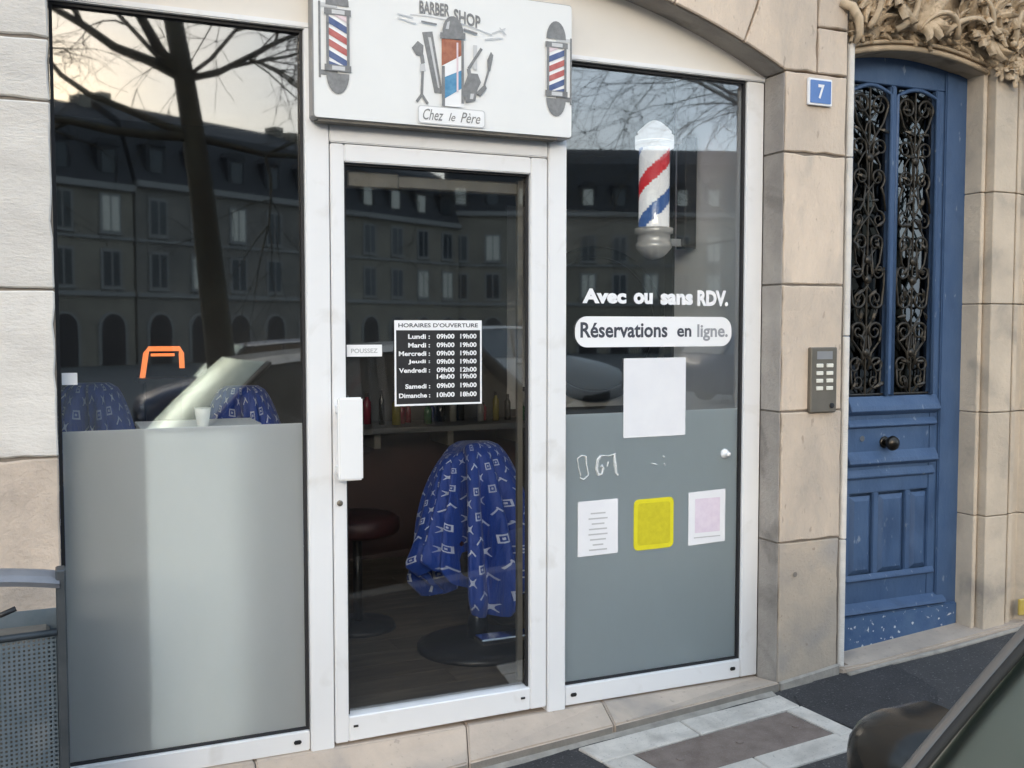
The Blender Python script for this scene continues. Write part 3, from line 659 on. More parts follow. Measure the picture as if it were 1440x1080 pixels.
for x, z in ((.777, .116), (1.915, .128), (2.705, .13), (.06, .116)):
    q = MB(); q.box(x - .014, x + .014, .1285, .1355, z - .008, z + .008); q.build('drain_cap', 'black', sf, .004, segs=2)
q = MB(); q.flat(rectp(.010, .814, .16, 1.29), .1665); q.build('frosted_film', 'frost', sf)
q = MB(); q.flat(rectp(1.885, 2.738, .174, 1.283), .1665); q.build('frosted_film', 'frost_cool', sf)

ed = thing('glazed_door', 'white framed glass entrance door with wide white pull handle', 'door', (1.35, .15, .08))
D0, D1 = .128, .19
fr('stile', .918, .969, .088, 2.304, D0, D1, p=ed); fr('stile', 1.717, 1.788, .098, 2.304, D0, D1, p=ed)
fr('top_rail', .9695, 1.7165, 2.240, 2.304, D0, D1, p=ed); 
q = MB(); q.add([(.9695, D0, .088), (1.7165, D0, .098), (1.7165, D1, .098), (.9695, D1, .088), (.9695, D0, .183), (1.7165, D0, .187), (1.7165, D1, .187), (.9695, D1, .183)], [(0, 3, 2, 1), (4, 5, 6, 7), (0, 1, 5, 4), (1, 2, 6, 5), (2, 3, 7, 6), (3, 0, 4, 7)]); q.build('bottom_rail', 'white_upvc', ed, .004)
q = MB(); q.box(.955, 1.73, .168, .172, .17, 2.25); q.build('door_pane', 'pane', ed)
q = MB(); q.box(.9695, .978, .150, .166, .185, 2.24); q.box(1.708, 1.7165, .150, .166, .187, 2.24); q.box(.978, 1.708, .150, .166, 2.232, 2.24); q.build('gasket', 'gasket', ed)
h = MB(); h.box(.922, 1.014, .062, .084, 1.082, 1.385); hd = h.build('pull_handle', 'white_handle', ed, .006, segs=2)
for z in (1.12, 1.34):
    q = MB(); q.box(.926, .956, .083, .129, z - .015, z + .015); q.build('bracket', 'white_handle', hd, .003)
q = MB(); q.lathe([(.011, .129), (.011, .122), (.006, .120)], (.941, 0, .992), 12, axis='y'); q.build('lock_cylinder', 'steel', ed)
for x, z in ((.995, .145), (1.683, .150)):
    q = MB(); q.box(x - .009, x + .009, .1245, .1285, z - .004, z + .004); q.build('drain_cap', 'black', ed)
q = MB(); q.box(1.0, 1.73, .205, .25, 2.165, 2.215); q.box(1.0, 1.2, .2, .255, 2.16, 2.222); cl = q.build('door_closer', 'steel', ed, .006)
q = MB(); q.box(1.69, 1.712, .195, .215, .2, 2.22); q.build('finger_guard', 'steel', ed)

# ------------------------------------------------------------------ sign board
sg_ = thing('sign_board', 'white sign board with barber poles and barber tools emblem over the door', 'sign', (1.35, .1, 2.375))
q = MB(); q.prism(rrect(.842, 1.862, 2.375, 2.888, .012, 4), .062, .126); q.build('board', 'alu_grey', sg_, .003)
q = MB(); q.prism(rrect(.846, 1.858, 2.379, 2.884, .012, 4), .058, .0622); q.build('face', 'sign_white', sg_)
q = MB(); q.box(.86, 1.80, .066, .12, 2.367, 2.3745); q.build('underside_shade', 'bin_liner', sg_)  # shade below the board painted as a dark strip
SY = .0565
def sflat(name, polys, mats, y=SY, parent=sg_):
    q = MB()
    for i, (P, mi) in enumerate(polys): q.flat(P, y - .0004 * i, mi)
    return q.build(name, mats, parent, recalc=False)
def pole_print(x0, x1, z0, z1, side, name, lean=1, mats=('print_grey', 'print_light', 'print_red', 'print_pink', 'print_blue', 'print_white')):
    wd = x1 - x0; cx = (x0 + x1) / 2; H = z1 - z0; P = []
    def ell(cx, cz, rx, rz, a0, a1, n=12): return [(cx + rx * math.cos(math.radians(a0 + (a1 - a0) * k / n)), cz + rz * math.sin(math.radians(a0 + (a1 - a0) * k / n))) for k in range(n + 1)]
    tb, tt = z0 + H * .24, z1 - H * .22
    bx = x0 - .022 if side < 0 else x1 + .022
    P.append(([(min(bx, cx), tb - .03), (max(bx, cx), tb - .03), (max(bx, cx), tb - .012), (min(bx, cx), tb - .012)], 0))
    P.append(([(min(bx, cx), tt + .012), (max(bx, cx), tt + .012), (max(bx, cx), tt + .026), (min(bx, cx), tt + .026)], 1))
    P.append(([(bx - .004, tb - .04), (bx + .004, tb - .04), (bx + .004, tt + .03), (bx - .004, tt + .03)], 0))
    P.append((ell(cx, tt + .02, wd * .5, H * .2, 0, 180), 0)); P.append((ell(cx, tb - .02, wd * .5, H * .2, 180, 360), 0))
    P.append(([(x0, tb), (x1, tb), (x1, tt), (x0, tt)], 5))
    n = 5; st = (tt - tb) / n; seq = [4, 3, 2, 5, 4, 3, 2]
    for k in range(-1, n + 1):
        za, zb = tb + k * st, tb + k * st + st * .62; sl = st * .95 * lean
        pts = [(x0 + .004, za + (sl if lean > 0 else 0)), (x1 - .004, za + (0 if lean > 0 else -sl)), (x1 - .004, zb + (0 if lean > 0 else -sl)), (x0 + .004, zb + (sl if lean > 0 else 0))]
        pts = [(x, min(max(z, tb), tt)) for x, z in pts]
        if max(p[1] for p in pts) - min(p[1] for p in pts) > .004: P.append((pts, seq[k % 3] if k % 2 == 0 else [2, 4][(k // 2) % 2]))
    for zc in (tb, tt):
        P.append(([(x0 - .006, zc - .014), (x1 + .006, zc - .014), (x1 + .006, zc + .008), (x0 - .006, zc + .008)], 0)); P.append(([(x0 + wd * .25, zc - .010), (x1 - wd * .2, zc - .010), (x1 - wd * .2, zc + .004), (x0 + wd * .25, zc + .004)], 1))
    P.append(([(x0, tb), (x0 + .010, tb), (x0 + .010, tt), (x0, tt)], 0)); P.append(([(x1 - .010, tb), (x1, tb), (x1, tt), (x1 - .010, tt)], 0))
    return sflat(name, P, list(mats))
pole_print(.888, .972, 2.470, 2.83, -1, 'printed_pole', 1)
pole_print(1.748, 1.832, 2.462, 2.805, 1, 'printed_pole', -1)
# emblem
E_ = MB(); LM = ['print_grey', 'print_light', 'print_brick', 'print_white', 'print_teal', 'print_pink']
em = []
def line(a, b, w_): 
    d = Vector((b[0] - a[0], b[1] - a[1])).normalized(); nx, nz = -d.y * w_ / 2, d.x * w_ / 2
    return [(a[0] + nx, a[1] + nz), (b[0] + nx, b[1] + nz), (b[0] - nx, b[1] - nz), (a[0] - nx, a[1] - nz)]
em += [([(1.245, 2.715), (1.285, 2.722), (1.325, 2.50), (1.292, 2.50)], 0), ([(1.268, 2.70), (1.279, 2.70), (1.312, 2.52), (1.306, 2.52)], 1)]      # comb
em += [([(1.205, 2.655), (1.228, 2.682), (1.250, 2.668), (1.248, 2.628), (1.222, 2.63)], 0), ([(1.235, 2.635), (1.25, 2.635), (1.255, 2.605), (1.24, 2.60)], 0), ([(1.236, 2.60), (1.254, 2.60), (1.258, 2.575), (1.236, 2.57)], 1), (line((1.246, 2.575), (1.242, 2.485), .010), 0), (line((1.242, 2.49), (1.222, 2.462), .010), 0), (line((1.242, 2.49), (1.265, 2.458), .010), 0)]   # brush
em += [(line((1.452, 2.69), (1.452, 2.60), .016), 1), (line((1.478, 2.68), (1.425, 2.60), .011), 0), (line((1.425, 2.60), (1.44, 2.52), .014), 0)]
em += [([(1.425, 2.585), (1.462, 2.585), (1.475, 2.555), (1.462, 2.53), (1.452, 2.485), (1.415, 2.475), (1.40, 2.52)], 0), ([(1.433, 2.51), (1.447, 2.51), (1.443, 2.49), (1.43, 2.49)], 1)]
em += [([(1.502, 2.595), (1.512, 2.60), (1.525, 2.66), (1.515, 2.672), (1.500, 2.64)], 0), (line((1.505, 2.60), (1.488, 2.545), .008), 0), ([(1.455, 2.515), (1.49, 2.55), (1.498, 2.535), (1.472, 2.502)], 0)]
em += [([(1.318, 2.455), (1.405, 2.455), (1.405, 2.70), (1.318, 2.70)], 3), ([(1.318, 2.60), (1.405, 2.65), (1.405, 2.70), (1.318, 2.70)], 2), ([(1.318, 2.505), (1.405, 2.565), (1.405, 2.595), (1.318, 2.555)], 4), ([(1.318, 2.475), (1.405, 2.53), (1.405, 2.57), (1.318, 2.53)], 4), ([(1.318, 2.455), (1.33, 2.455), (1.33, 2.60), (1.318, 2.60)], 0), ([(1.395, 2.47), (1.405, 2.47), (1.405, 2.70), (1.395, 2.70)], 0), ([(1.376, 2.51), (1.383, 2.51), (1.383, 2.69), (1.376, 2.69)], 5)]
em += [([(1.312, 2.698), (1.411, 2.706), (1.411, 2.728), (1.312, 2.72)], 0), ([(1.322, 2.72)] + [(1.362 + .042 * math.cos(math.radians(a)), 2.722 + .062 * math.sin(math.radians(a))) for a in range(170, 0, -17)] + [(1.402, 2.726)], 0), ([(1.333, 2.735), (1.345, 2.735), (1.350, 2.765), (1.34, 2.76)], 1)]
sflat('emblem', em, LM)
pq = [(rrect(1.226, 1.492, 2.386, 2.452, .012, 3), 1), (rrect(1.230, 1.488, 2.390, 2.448, .010, 3), 3)]
sflat('plaque', pq, LM, SY - .010 + .006)
text('lettering', 'Chez', 1.245, 1.325, 2.400, 2.440, .0508, 'print_grey', sg_, .004, .35)
text('lettering', 'le', 1.345, 1.372, 2.402, 2.432, .0508, 'print_grey', sg_, .004, .35)
text('lettering', 'Père', 1.392, 1.472, 2.400, 2.438, .0508, 'print_grey', sg_, .004, .35)
rb = []
for k in range(10):
    x0, x1 = 1.20 + .032 * k, 1.20 + .032 * (k + 1); zz = lambda x: 2.792 - .55 * (x - 1.36) ** 2 - (.12 * (x - 1.36))
    rb += [([(x0, zz(x0) - .026), (x1, zz(x1) - .026), (x1, zz(x1) - .022), (x0, zz(x0) - .022)], 1)]
rb += [(line((1.15, 2.77), (1.21, 2.762), .004), 1), (line((1.15, 2.755), (1.22, 2.742), .004), 1), (line((1.52, 2.74), (1.575, 2.765), .004), 1), (line((1.49, 2.715), (1.565, 2.728), .004), 1), (line((1.55, 2.765), (1.578, 2.74), .004), 1), (line((1.24, 2.752), (1.30, 2.748), .006), 0), (line((1.405, 2.742), (1.46, 2.732), .008), 0)]
sflat('ribbon', rb, LM)
text('lettering', 'BARBER', 1.235, 1.352, 2.782, 2.828, .0555, 'print_grey', sg_, .03)
o = text('lettering', 'SHOP', 1.368, 1.475, 2.768, 2.816, .0555, 'print_grey', sg_, .03)
for v in o.data.vertices: v.co.z -= .16 * (v.co.x - 1.368)

# ------------------------------------------------------------------ stickers on the panes
GY = .1655
hb = thing('opening_hours', 'black and white opening hours table stuck on the glass door', 'sticker', (1.345, GY, 1.34))
q = MB(); q.flat(rectp(1.166, 1.522, 1.340, 1.666), GY, 0)
for P in (rectp(1.166, 1.522, 1.628, 1.666), rectp(1.166, 1.173, 1.347, 1.628), rectp(1.515, 1.522, 1.347, 1.628), rectp(1.166, 1.522, 1.340, 1.347)): q.flat(P, GY - .0006, 1)
q.build('table', ['black', 'vinyl_white'], hb, recalc=False)
text('heading', "HORAIRES D'OUVERTURE", 1.182, 1.506, 1.639, 1.655, GY - .0012, 'vinyl_text', hb, .02)
rows_ = [('Lundi :', '09h00', '19h00', 1.595), ('Mardi :', '09h00', '19h00', 1.562), ('Mercredi :', '09h00', '19h00', 1.530), ('Jeudi :', '09h00', '19h00', 1.498), ('Vendredi :', '09h00', '12h00', 1.466), ('', '14h00', '19h00', 1.440), ('Samedi :', '09h00', '19h00', 1.405), ('Dimanche :', '10h00', '18h00', 1.370)]
for d_, a_, b_, z in rows_:
    if d_: wd = .0125 * len(d_); text('day', d_, 1.308 - wd, 1.308, z, z + .018, GY - .0012, 'vinyl_white', hb, .03)
    text('hour', a_, 1.335, 1.408, z, z + .019, GY - .0012, 'vinyl_white', hb, .03); text('hour', b_, 1.432, 1.500, z, z + .019, GY - .0012, 'vinyl_white', hb, .03)
ps = thing('push_label', 'small white POUSSEZ strip label on the glass door', 'label', (1.046, GY, 1.53))
q = MB(); q.prism(rectp(.981, 1.117, 1.530, 1.574), GY - .002, GY); q.build('strip', 'vinyl_white', ps)
text('lettering', 'POUSSEZ', .998, 1.100, 1.543, 1.560, GY - .0026, 'paper_ink', ps, .02)
wt = thing('window_lettering', 'white vinyl words Avec ou sans RDV. on the right pane', 'lettering', (2.32, GY, 1.735))
for s_, x0, x1, z0, z1 in (('Avec', 1.966, 2.172, 1.737, 1.798), ('ou', 2.207, 2.300, 1.736, 1.784), ('sans', 2.338, 2.500, 1.734, 1.782), ('RDV.', 2.523, 2.682, 1.730, 1.798)):
    text('word', s_, x0, x1, z0, z1, GY, 'vinyl_white', wt, .05)
bk = thing('booking_sticker', 'rounded white Réservations en ligne. sticker on the right pane', 'sticker', (2.315, GY, 1.556))
q = MB(); q.prism(rrect(1.932, 2.700, 1.557, 1.684, .055, 8), GY - .002, GY); q.build('pill', 'vinyl_white', bk)
for s_, x0, x1, z0, z1, mm in (('Réservations', 1.956, 2.372, 1.596, 1.660, 'vinyl_text'), ('en', 2.420, 2.492, 1.598, 1.636, 'vinyl_text'), ('ligne.', 2.522, 2.680, 1.580, 1.652, 'vinyl_text_faded')):
    text('word', s_, x0, x1, z0, z1, GY - .0026, mm, bk, .025)
def poster(name, label, x0, x1, z0, z1, tilt=0., m='paper', th=.002, cat='poster', r=.004):
    t = thing(name, label, cat, ((x0 + x1) / 2, GY, z0)); P = rrect(x0, x1, z0, z1, r, 3); cx = (x0 + x1) / 2
    P = [(x, z + tilt * (x - cx)) for x, z in P]; q = MB(); q.prism(P, GY - th, GY); q.build('sheet', m, t); return t
poster('poster', 'large blank white paper sheet on the right pane below the booking sticker', 2.161, 2.466, 1.176, 1.510, .004)
t = poster('notice', 'white notice sheet with faint grey lines on the right pane frosting', 1.948, 2.137, .692, .922, .015)
for k in range(7):
    q = MB(); wd = [.07, .09, .06, .085, .09, .075, .05][k]; q.flat(rectp(2.042 - wd / 2, 2.042 + wd / 2, .865 - k * .022, .871 - k * .022), GY - .0026); q.build('print_line', 'paper_ink', t, recalc=False)
q = MB(); q.flat(rectp(2.0, 2.085, .712, .718), GY - .0026); q.build('print_line', 'paper_ink', t, recalc=False)
t = poster('sticker', 'yellow rounded square sticker on the right pane frosting', 2.214, 2.411, .694, .912, .012, 'sticker_yellow', r=.022, cat='sticker')
q = MB(); q.flat(rrect(2.232, 2.393, .714, .894, .012, 3), GY - .0026); q.build('inner_field', 'sticker_yellow_dark', t, recalc=False)
t = poster('notice', 'white notice sheet with pale pink square on the right pane frosting', 2.487, 2.678, .695, .927, .03)
q = MB(); q.flat(rectp(2.52, 2.65, .745, .895), GY - .0026); q.build('pink_field', 'paper_pink', t, recalc=False)
q = MB(); q.flat(rectp(2.515, 2.652, .722, .7265), GY - .0026); q.build('print_line', 'paper_ink', t, recalc=False)
rs_ = thing('sticker_residue', 'torn white sticker residue outlines on the right pane frosting', 'residue', (2.05, GY, 1.01))
def stroke(pts, w_, name='torn_strip'):
    q = MB(); q.tube([(x, GY - .0005, z) for x, z in pts], [w_ * random.uniform(.7, 1.3) for _ in pts], 5); q.build(name, 'residue', rs_)
stroke([(1.945, 1.10), (1.965, 1.112), (1.985, 1.108), (1.988, 1.075), (1.998, 1.03), (1.975, 1.012), (1.958, 1.02)], .0035); stroke([(1.945, 1.10), (1.952, 1.06), (1.962, 1.03)], .0025)
stroke([(2.055, 1.105), (2.040, 1.09), (2.035, 1.05), (2.045, 1.028), (2.06, 1.03), (2.066, 1.055), (2.055, 1.065)], .0075); stroke([(2.055, 1.108), (2.09, 1.104), (2.125, 1.112)], .003); stroke([(2.118, 1.11), (2.122, 1.07), (2.128, 1.03), (2.138, 1.022)], .008); stroke([(2.085, 1.06), (2.09, 1.08)], .004)
stroke([(2.30, 1.062), (2.325, 1.056)], .0025); stroke([(2.358, 1.09), (2.366, 1.085)], .003); stroke([(2.362, 1.058), (2.366, 1.05)], .003)
q = MB(); q.lathe([(.022, 0), (.021, -.008), (.012, -.016), (.008, -.03), (.011, -.034), (.001, -.036)], (2.672, GY, 1.085), 14, axis='y'); tag(q.build('suction_hook', 'vinyl_white', smooth=True), 'white suction hook stuck on the right pane frosting', 'hook')
q = MB(); q.prism(rectp(.012, .060, 1.447, 1.487), GY - .002, GY); tag(q.build('alarm_sticker', 'vinyl_white'), 'tiny white sticker on the left pane beside the stone pier', 'sticker')

# ================================================================== INTERIOR
inn = thing('shop_interior', 'dim barber shop room with grey walls and red-brown dado behind the glass', 'room', (1.6, 1.7, .06))
def bx(name, x0, x1, y0, y1, z0, z1, m, p=inn, bev=0): q = MB(); q.box(x0, x1, y0, y1, z0, z1); return q.build(name, m, p, bev)
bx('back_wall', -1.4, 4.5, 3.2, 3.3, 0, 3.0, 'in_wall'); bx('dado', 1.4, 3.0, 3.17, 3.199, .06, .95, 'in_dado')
mat('in_panel', (.62, .63, .64), .7, (.56, .57, .58), 3); bx('added_pale_panel', 2.95, 4.38, 3.192, 3.1995, 1.05, 2.5, 'in_panel')  # pale panel added in place of grey reflections, so the dark ring shows
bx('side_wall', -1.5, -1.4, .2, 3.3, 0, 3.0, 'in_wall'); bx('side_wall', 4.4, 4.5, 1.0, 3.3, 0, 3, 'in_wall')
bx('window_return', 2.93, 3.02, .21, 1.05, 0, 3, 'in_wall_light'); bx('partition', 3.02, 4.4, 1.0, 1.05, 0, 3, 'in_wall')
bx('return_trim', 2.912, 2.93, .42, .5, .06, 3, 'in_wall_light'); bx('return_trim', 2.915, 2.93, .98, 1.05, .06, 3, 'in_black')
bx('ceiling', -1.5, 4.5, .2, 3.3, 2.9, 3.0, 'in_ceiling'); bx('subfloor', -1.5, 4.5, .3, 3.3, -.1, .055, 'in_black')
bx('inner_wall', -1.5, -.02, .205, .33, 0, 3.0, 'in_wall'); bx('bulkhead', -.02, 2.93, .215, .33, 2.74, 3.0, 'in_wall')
for r in range(16):
    y = .302 + r * .18; x = -1.4 - (r * .37 % 1.0)
    while x < 4.4:
        L_ = 1.25; x0, x1 = max(x, -1.4), min(x + L_ - .003, 4.4)
        if x1 - x0 > .05: bx('floor_plank', x0, x1, y, y + .177, .05, .06, 'in_floor')
        x += L_
# reception desk behind the left frosting
dk = thing('reception_desk', 'white reception desk with curved end behind the frosted left pane', 'desk', (.48, .3, .06))
P = [(.272, .174), (.53, .1745), (.57, .180), (.605, .192), (.635, .213), (.66, .245), (.68, .29), (.69, .38), (.69, .62), (.272, .62)]
q = MB(); q.prism(P, .06, 1.262, axis='z'); q.build('counter_body', 'desk_white', dk)
q = MB(); q.prism([(.268, .1735), (.535, .1735), (.615, .19), (.675, .245), (.705, .38), (.705, .64), (.268, .64)], 1.2625, 1.275, axis='z'); q.build('counter_top', 'desk_white', dk)
q = MB(); q.lathe([(.021, 0), (.029, .065), (.031, .068), (.027, .062), (.019, .006)], (.486, .35, 1.2755), 18); tag(q.build('paper_cup', 'cup', smooth=True), 'white paper cup standing on the reception desk', 'cup')
# counter, bottles, mirrors along the back wall
ct = thing('back_counter', 'dark work counter along the back wall of the shop', 'counter', (2.4, 2.95, .06))
bx('counter_top', 1.2, 4.35, 2.72, 3.165, .96, 1.0, 'in_wall', ct, .004); bx('cabinet', 3.05, 4.3, 2.76, 3.16, .06, .955, 'in_black', ct)
for k in range(4): bx('shelf_bracket', 1.35 + k * .5, 1.39 + k * .5, 2.8, 3.16, .86, .957, 'steel', ct)
rb_ = random.Random(5); BL = ['dark red', 'green', 'yellow', 'blue', 'black', 'pale']
BC = [0, 4, 2, 0, 0, 1, 3, 4, 5, 4, 5, 0, 2, 4, 1, 5]
LB = [(BL[c] + ' bottle on the back counter ' + ('starting the row' if k == 0 else 'ending the row' if k == 15 else 'between a %s and a %s one' % (BL[BC[k - 1]], BL[BC[k + 1]]))) for k, c in enumerate(BC)]
for k in range(16):
    x = 1.86 + k * .075 + rb_.uniform(-.015, .015); c = [0, 4, 2, 0, 0, 1, 3, 4, 5, 4, 5, 0, 2, 4, 1, 5][k]; hgt = rb_.uniform(.12, .24); r = rb_.uniform(.018, .03); y = 2.95 + rb_.uniform(-.08, .08)
    t = thing('bottle', LB[k], 'bottle', (x, y, 1.0), 'bottles on the back counter')
    q = MB(); q.lathe([(r, 1.0005), (r, 1.0 + hgt * .7), (r * .5, 1.0 + hgt * .8), (r * .45, 1.0 + hgt * .86)], (x, y, 0), 12); q.build('body', 'bottle%d' % c, t, smooth=True)
    q = MB(); q.lathe([(r * .55, 1.0 + hgt * .861), (r * .5, 1.0 + hgt)], (x, y, 0), 10); q.build('cap', 'black', t)
rm = thing('round_mirror', 'large round wall mirror with thick black frame seen through the right pane', 'mirror', (3.62, 3.19, 1.66))
q = MB(); q.lathe([(.50, 3.188), (.50, 3.18)], (3.66, 0, 1.66), 40, axis='y'); q.build('mirror_glass', 'mirror_dim', rm)
q = MB(); q.tube([(3.66 + .535 * math.cos(a), 3.165, 1.66 + .535 * math.sin(a)) for a in [2 * PI * k / 48 for k in range(49)]], .042, 8, cap=False); q.build('frame', 'in_black', rm, smooth=True)
ol = thing('orange_lamp', 'glowing orange arch-shaped lamp standing inside behind the left pane', 'lamp', (.5, 2.2, 1.3))
q = MB(); q.tube([(.41, 2.2, 1.37), (.43, 2.2, 1.50), (.445, 2.2, 1.525), (.60, 2.2, 1.525), (.61, 2.2, 1.50), (.612, 2.2, 1.42)], .014, 8); q.tube([(.455, 2.205, 1.492), (.575, 2.205, 1.492)], .008, 6); q.build('light_tube', 'orange_light', ol, smooth=True)
bx('lamp_base', .38, .64, 2.1, 2.3, 1.35, 1.372, 'in_black', ol); bx('lamp_pedestal', .42, .60, 2.12, 2.28, .06, 1.35, 'in_black', ol)
# wall-mounted barber pole inside the right pane
bp = thing('barber_pole', 'red white and blue barber pole with chrome caps behind the right pane', 'barber pole', (2.74, .85, 2.3))
PX, PY, PR = 2.705, .82, .075
q = MB(); rows = []; 
for i in range(61):
    z = 2.13 + (2.515 - 2.13) * i / 60; rows.append([(PX + PR * math.cos(2 * PI * k / 36), PY + PR * math.sin(2 * PI * k / 36), z) for k in range(36)])
q.grid(rows, closed=True)
for fi in range(len(q.f)):
    i, k = divmod(fi, 36); ph = (k / 36 * 1.0 - i / 60 * .98 + .12) % 1.0
    q.m[fi] = 0 if ph < .2 else (1 if ph < .48 else (2 if ph < .68 else 1))
q.build('striped_cylinder', ['pole_red', 'pole_white', 'pole_blue'], bp, smooth=True)
q = MB(); q.lathe([(PR + .003, 2.11), (PR + .003, 2.545), (PR + .003, 2.545), (PR + .003, 2.11)], (PX, PY, 0), 36, cap=False); q.build('glass_tube', 'pane', bp, smooth=True)
q = MB(); q.lathe([(PR * .6, 2.545), (PR + .02, 2.548), (PR + .02, 2.575), (PR + .008, 2.58), (PR + .008, 2.595), (PR * .85, 2.615), (PR * .45, 2.64), (.012, 2.65)][::-1], (PX, PY, 0), 30); q.lathe([(PR + .02, 2.515), (PR + .02, 2.545)], (PX, PY, 0), 30); q.build('top_cap', 'cap_glow_white', bp, smooth=True)  # white glow put into the cap material so the cap shows
q = MB(); q.lathe([(PR + .004, 2.13), (PR + .02, 2.125), (PR + .02, 2.10), (PR + .006, 2.095), (PR + .006, 2.055), (PR + .014, 2.05), (PR + .014, 2.03), (PR * .85, 2.0), (PR * .5, 1.98), (.01, 1.972)], (PX, PY, 0), 30); q.build('bottom_cap', 'cap_metal', bp, smooth=True)
q = MB(); q.box(2.86, 2.928, PY - .04, PY + .04, 2.03, 2.58); q.build('back_plate', 'in_black', bp, .004)  # mounting plate; its black also stands in for shadow beside the pole
for z in (2.06, 2.56): bx('arm', PX + PR, 2.90, PY - .02, PY + .02, z - .02, z + .02, 'chrome', bp, .003)
# barber chairs with patterned capes
def chair(x, y, top, label, clabel, seed, wdt=1., ag=-1.9, n2=True):
    t = thing('barber_chair', label, 'barber chair', (x, y, .06)); s_ = (top - .06) / 1.0
    q = MB(); q.lathe([(.30, .0605), (.30, .08), (.26, .10), (.06, .115)], (x, y, 0), 28); q.build('base', 'in_black', t, smooth=True)
    q = MB(); q.lathe([(.05, .11), (.05, .06 + .36 * s_)], (x, y, 0), 16); q.build('column', 'chrome', t, smooth=True)
    zs_ = .06 + .36 * s_
    bx('seat', x - .13, x + .13, y - .08, y + .2, zs_, zs_ + .12, 'leather_black', t, .03); bx('backrest', x - .08, x + .08, y + .09, y + .15, zs_ + .13, top - .06, 'leather_black', t, .03)
    for sx in (-1, 1): bx('armrest', x + sx * .11 - .025, x + sx * .11 + .025, y - .05, y + .12, zs_ + .14, zs_ + .18, 'leather_red', t, .015)
    bx('footrest', x - .15, x + .15, y - .42, y - .32, .2, .23, 'chrome', t, .006)
    rd = random.Random(seed); ph = rd.uniform(0, 6); rows = []; NA, NT = 160, 30; uvs = []
    H = (top - .06)
    for i in range(NT):
        tt = i / (NT - 1); row = []
        for k in range(NA):
            a = 2 * PI * k / NA
            prof = (tt ** .55) * .9 + .10 * tt
            rx = (.09 + .235 * prof) * wdt; ry = .06 + .22 * prof
            gro = math.exp(-((a - (ag % (2 * PI))) / .21) ** 2); left = 1 / (1 + math.exp((a - ag) * 9)) * (1 / (1 + math.exp(-(a - ag + 1.5) * 6)))
            rip = 1 + (.06 + .17 * tt) * math.sin(9 * a + ph + 1.2 * math.sin(2 * tt + a)) * tt + .06 * tt * math.sin(17 * a + ph * 2 + 3 * tt) + .05 * math.sin(4 * a + ph + 5 * tt)
            g2 = math.exp(-((a - 4.72) / .10) ** 2) + .8 * math.exp(-((a - 3.62) / .09) ** 2) + .7 * math.exp(-((a - 5.2) / .08) ** 2); R_ = rip * (1 - .45 * g2 * min(1, tt * 2.5)) * (1 + .035 * tt * math.sin(29 * a + 4 * tt)) * (1 - .88 * gro * min(1, tt * 4 + .15)) * (1 - .12 * left)
            L_ = H * (.71 + .07 * math.sin(3 * a + ph) + .11 * math.exp(-((a - 4.95) / .55) ** 2) - .08 * math.exp(-((a - 3.6) / .5) ** 2))
            zz_ = top - L_ * (tt ** 1.15) - .02 * (1 - tt)
            zz_ -= .05 * left * (1 - tt); sq = tt > .92 and 1 - .25 * (tt - .92) / .08 or 1
            row.append((x + rx * R_ * sq * math.cos(a), y + .10 * (1 - tt) + ry * R_ * sq * math.sin(a), zz_)); uvs.append((a / (2 * PI) * 1.9, tt * .8))
        rows.append(row)
    q = MB(); q.grid(rows, closed=True); q.f.append(list(range(NA - 1, -1, -1))); q.m.append(0)
    o = q.build('cape', 'cape', None, smooth=True); tag(o, clabel, 'cape', 'blue patterned barber capes')
    ul = o.data.uv_layers.new(name='UVMap')
    for lp in o.data.loops: ul.data[lp.index].uv = uvs[lp.vertex_index]
    for f in o.data.polygons:        # keep the seam from smearing
        us = [ul.data[li].uv.x for li in f.loop_indices]
        if max(us) - min(us) > .9:
            for li in f.loop_indices:
                if ul.data[li].uv.x < .5: ul.data[li].uv.x += 1.9
chair(1.87, 1.08, 1.09, 'barber chair hidden under the blue cape behind the glass door', 'blue cape with white motifs draped over the chair behind the door', 3, 1.13, 4.06)
chair(.14, 1.5, 1.40, 'barber chair under a blue cape beside the left wall of the shop', 'blue patterned cape over the chair next to the stone pier', 8, .9)
chair(.86, 1.7, 1.36, 'barber chair under a blue cape behind the reception desk', 'blue patterned cape over the chair behind the reception desk', 14, .9)
st = thing('stool', 'low dark red round stool beside the caped chair', 'stool', (1.42, 1.65, .06))
q = MB(); q.lathe([(.20, .56), (.22, .58), (.22, .64), (.19, .66)], (1.42, 1.65, 0), 24); q.build('seat', 'leather_red', st, smooth=True)
q = MB(); q.lathe([(.025, .08), (.025, .56)], (1.42, 1.65, 0), 12); q.lathe([(.2, .0605), (.19, .085), (.03, .10)], (1.42, 1.65, 0), 24); q.build('stand', 'in_black', st, smooth=True)

# ================================================================== LITTER BIN
bn = thing('litter_bin', 'blue-grey perforated steel litter bin with domed lid by the stone pier', 'litter bin', (-.22, -.42, ground_z(-.22)))
BX0, BX1, BY0, BY1 = -.46, -.018, -.56, -.24
for x in (BX0 - .024, BX1):
    q = MB(); q.box(x, x + .026, BY0 - .012, BY0 + .05, ground_z(x), .985); q.build('post', 'bin_dark', bn, .004)
    q = MB(); q.box(x + .002, x + .024, BY1 - .04, BY1 + .01, ground_z(x), .80); q.build('post', 'bin_dark', bn, .004)
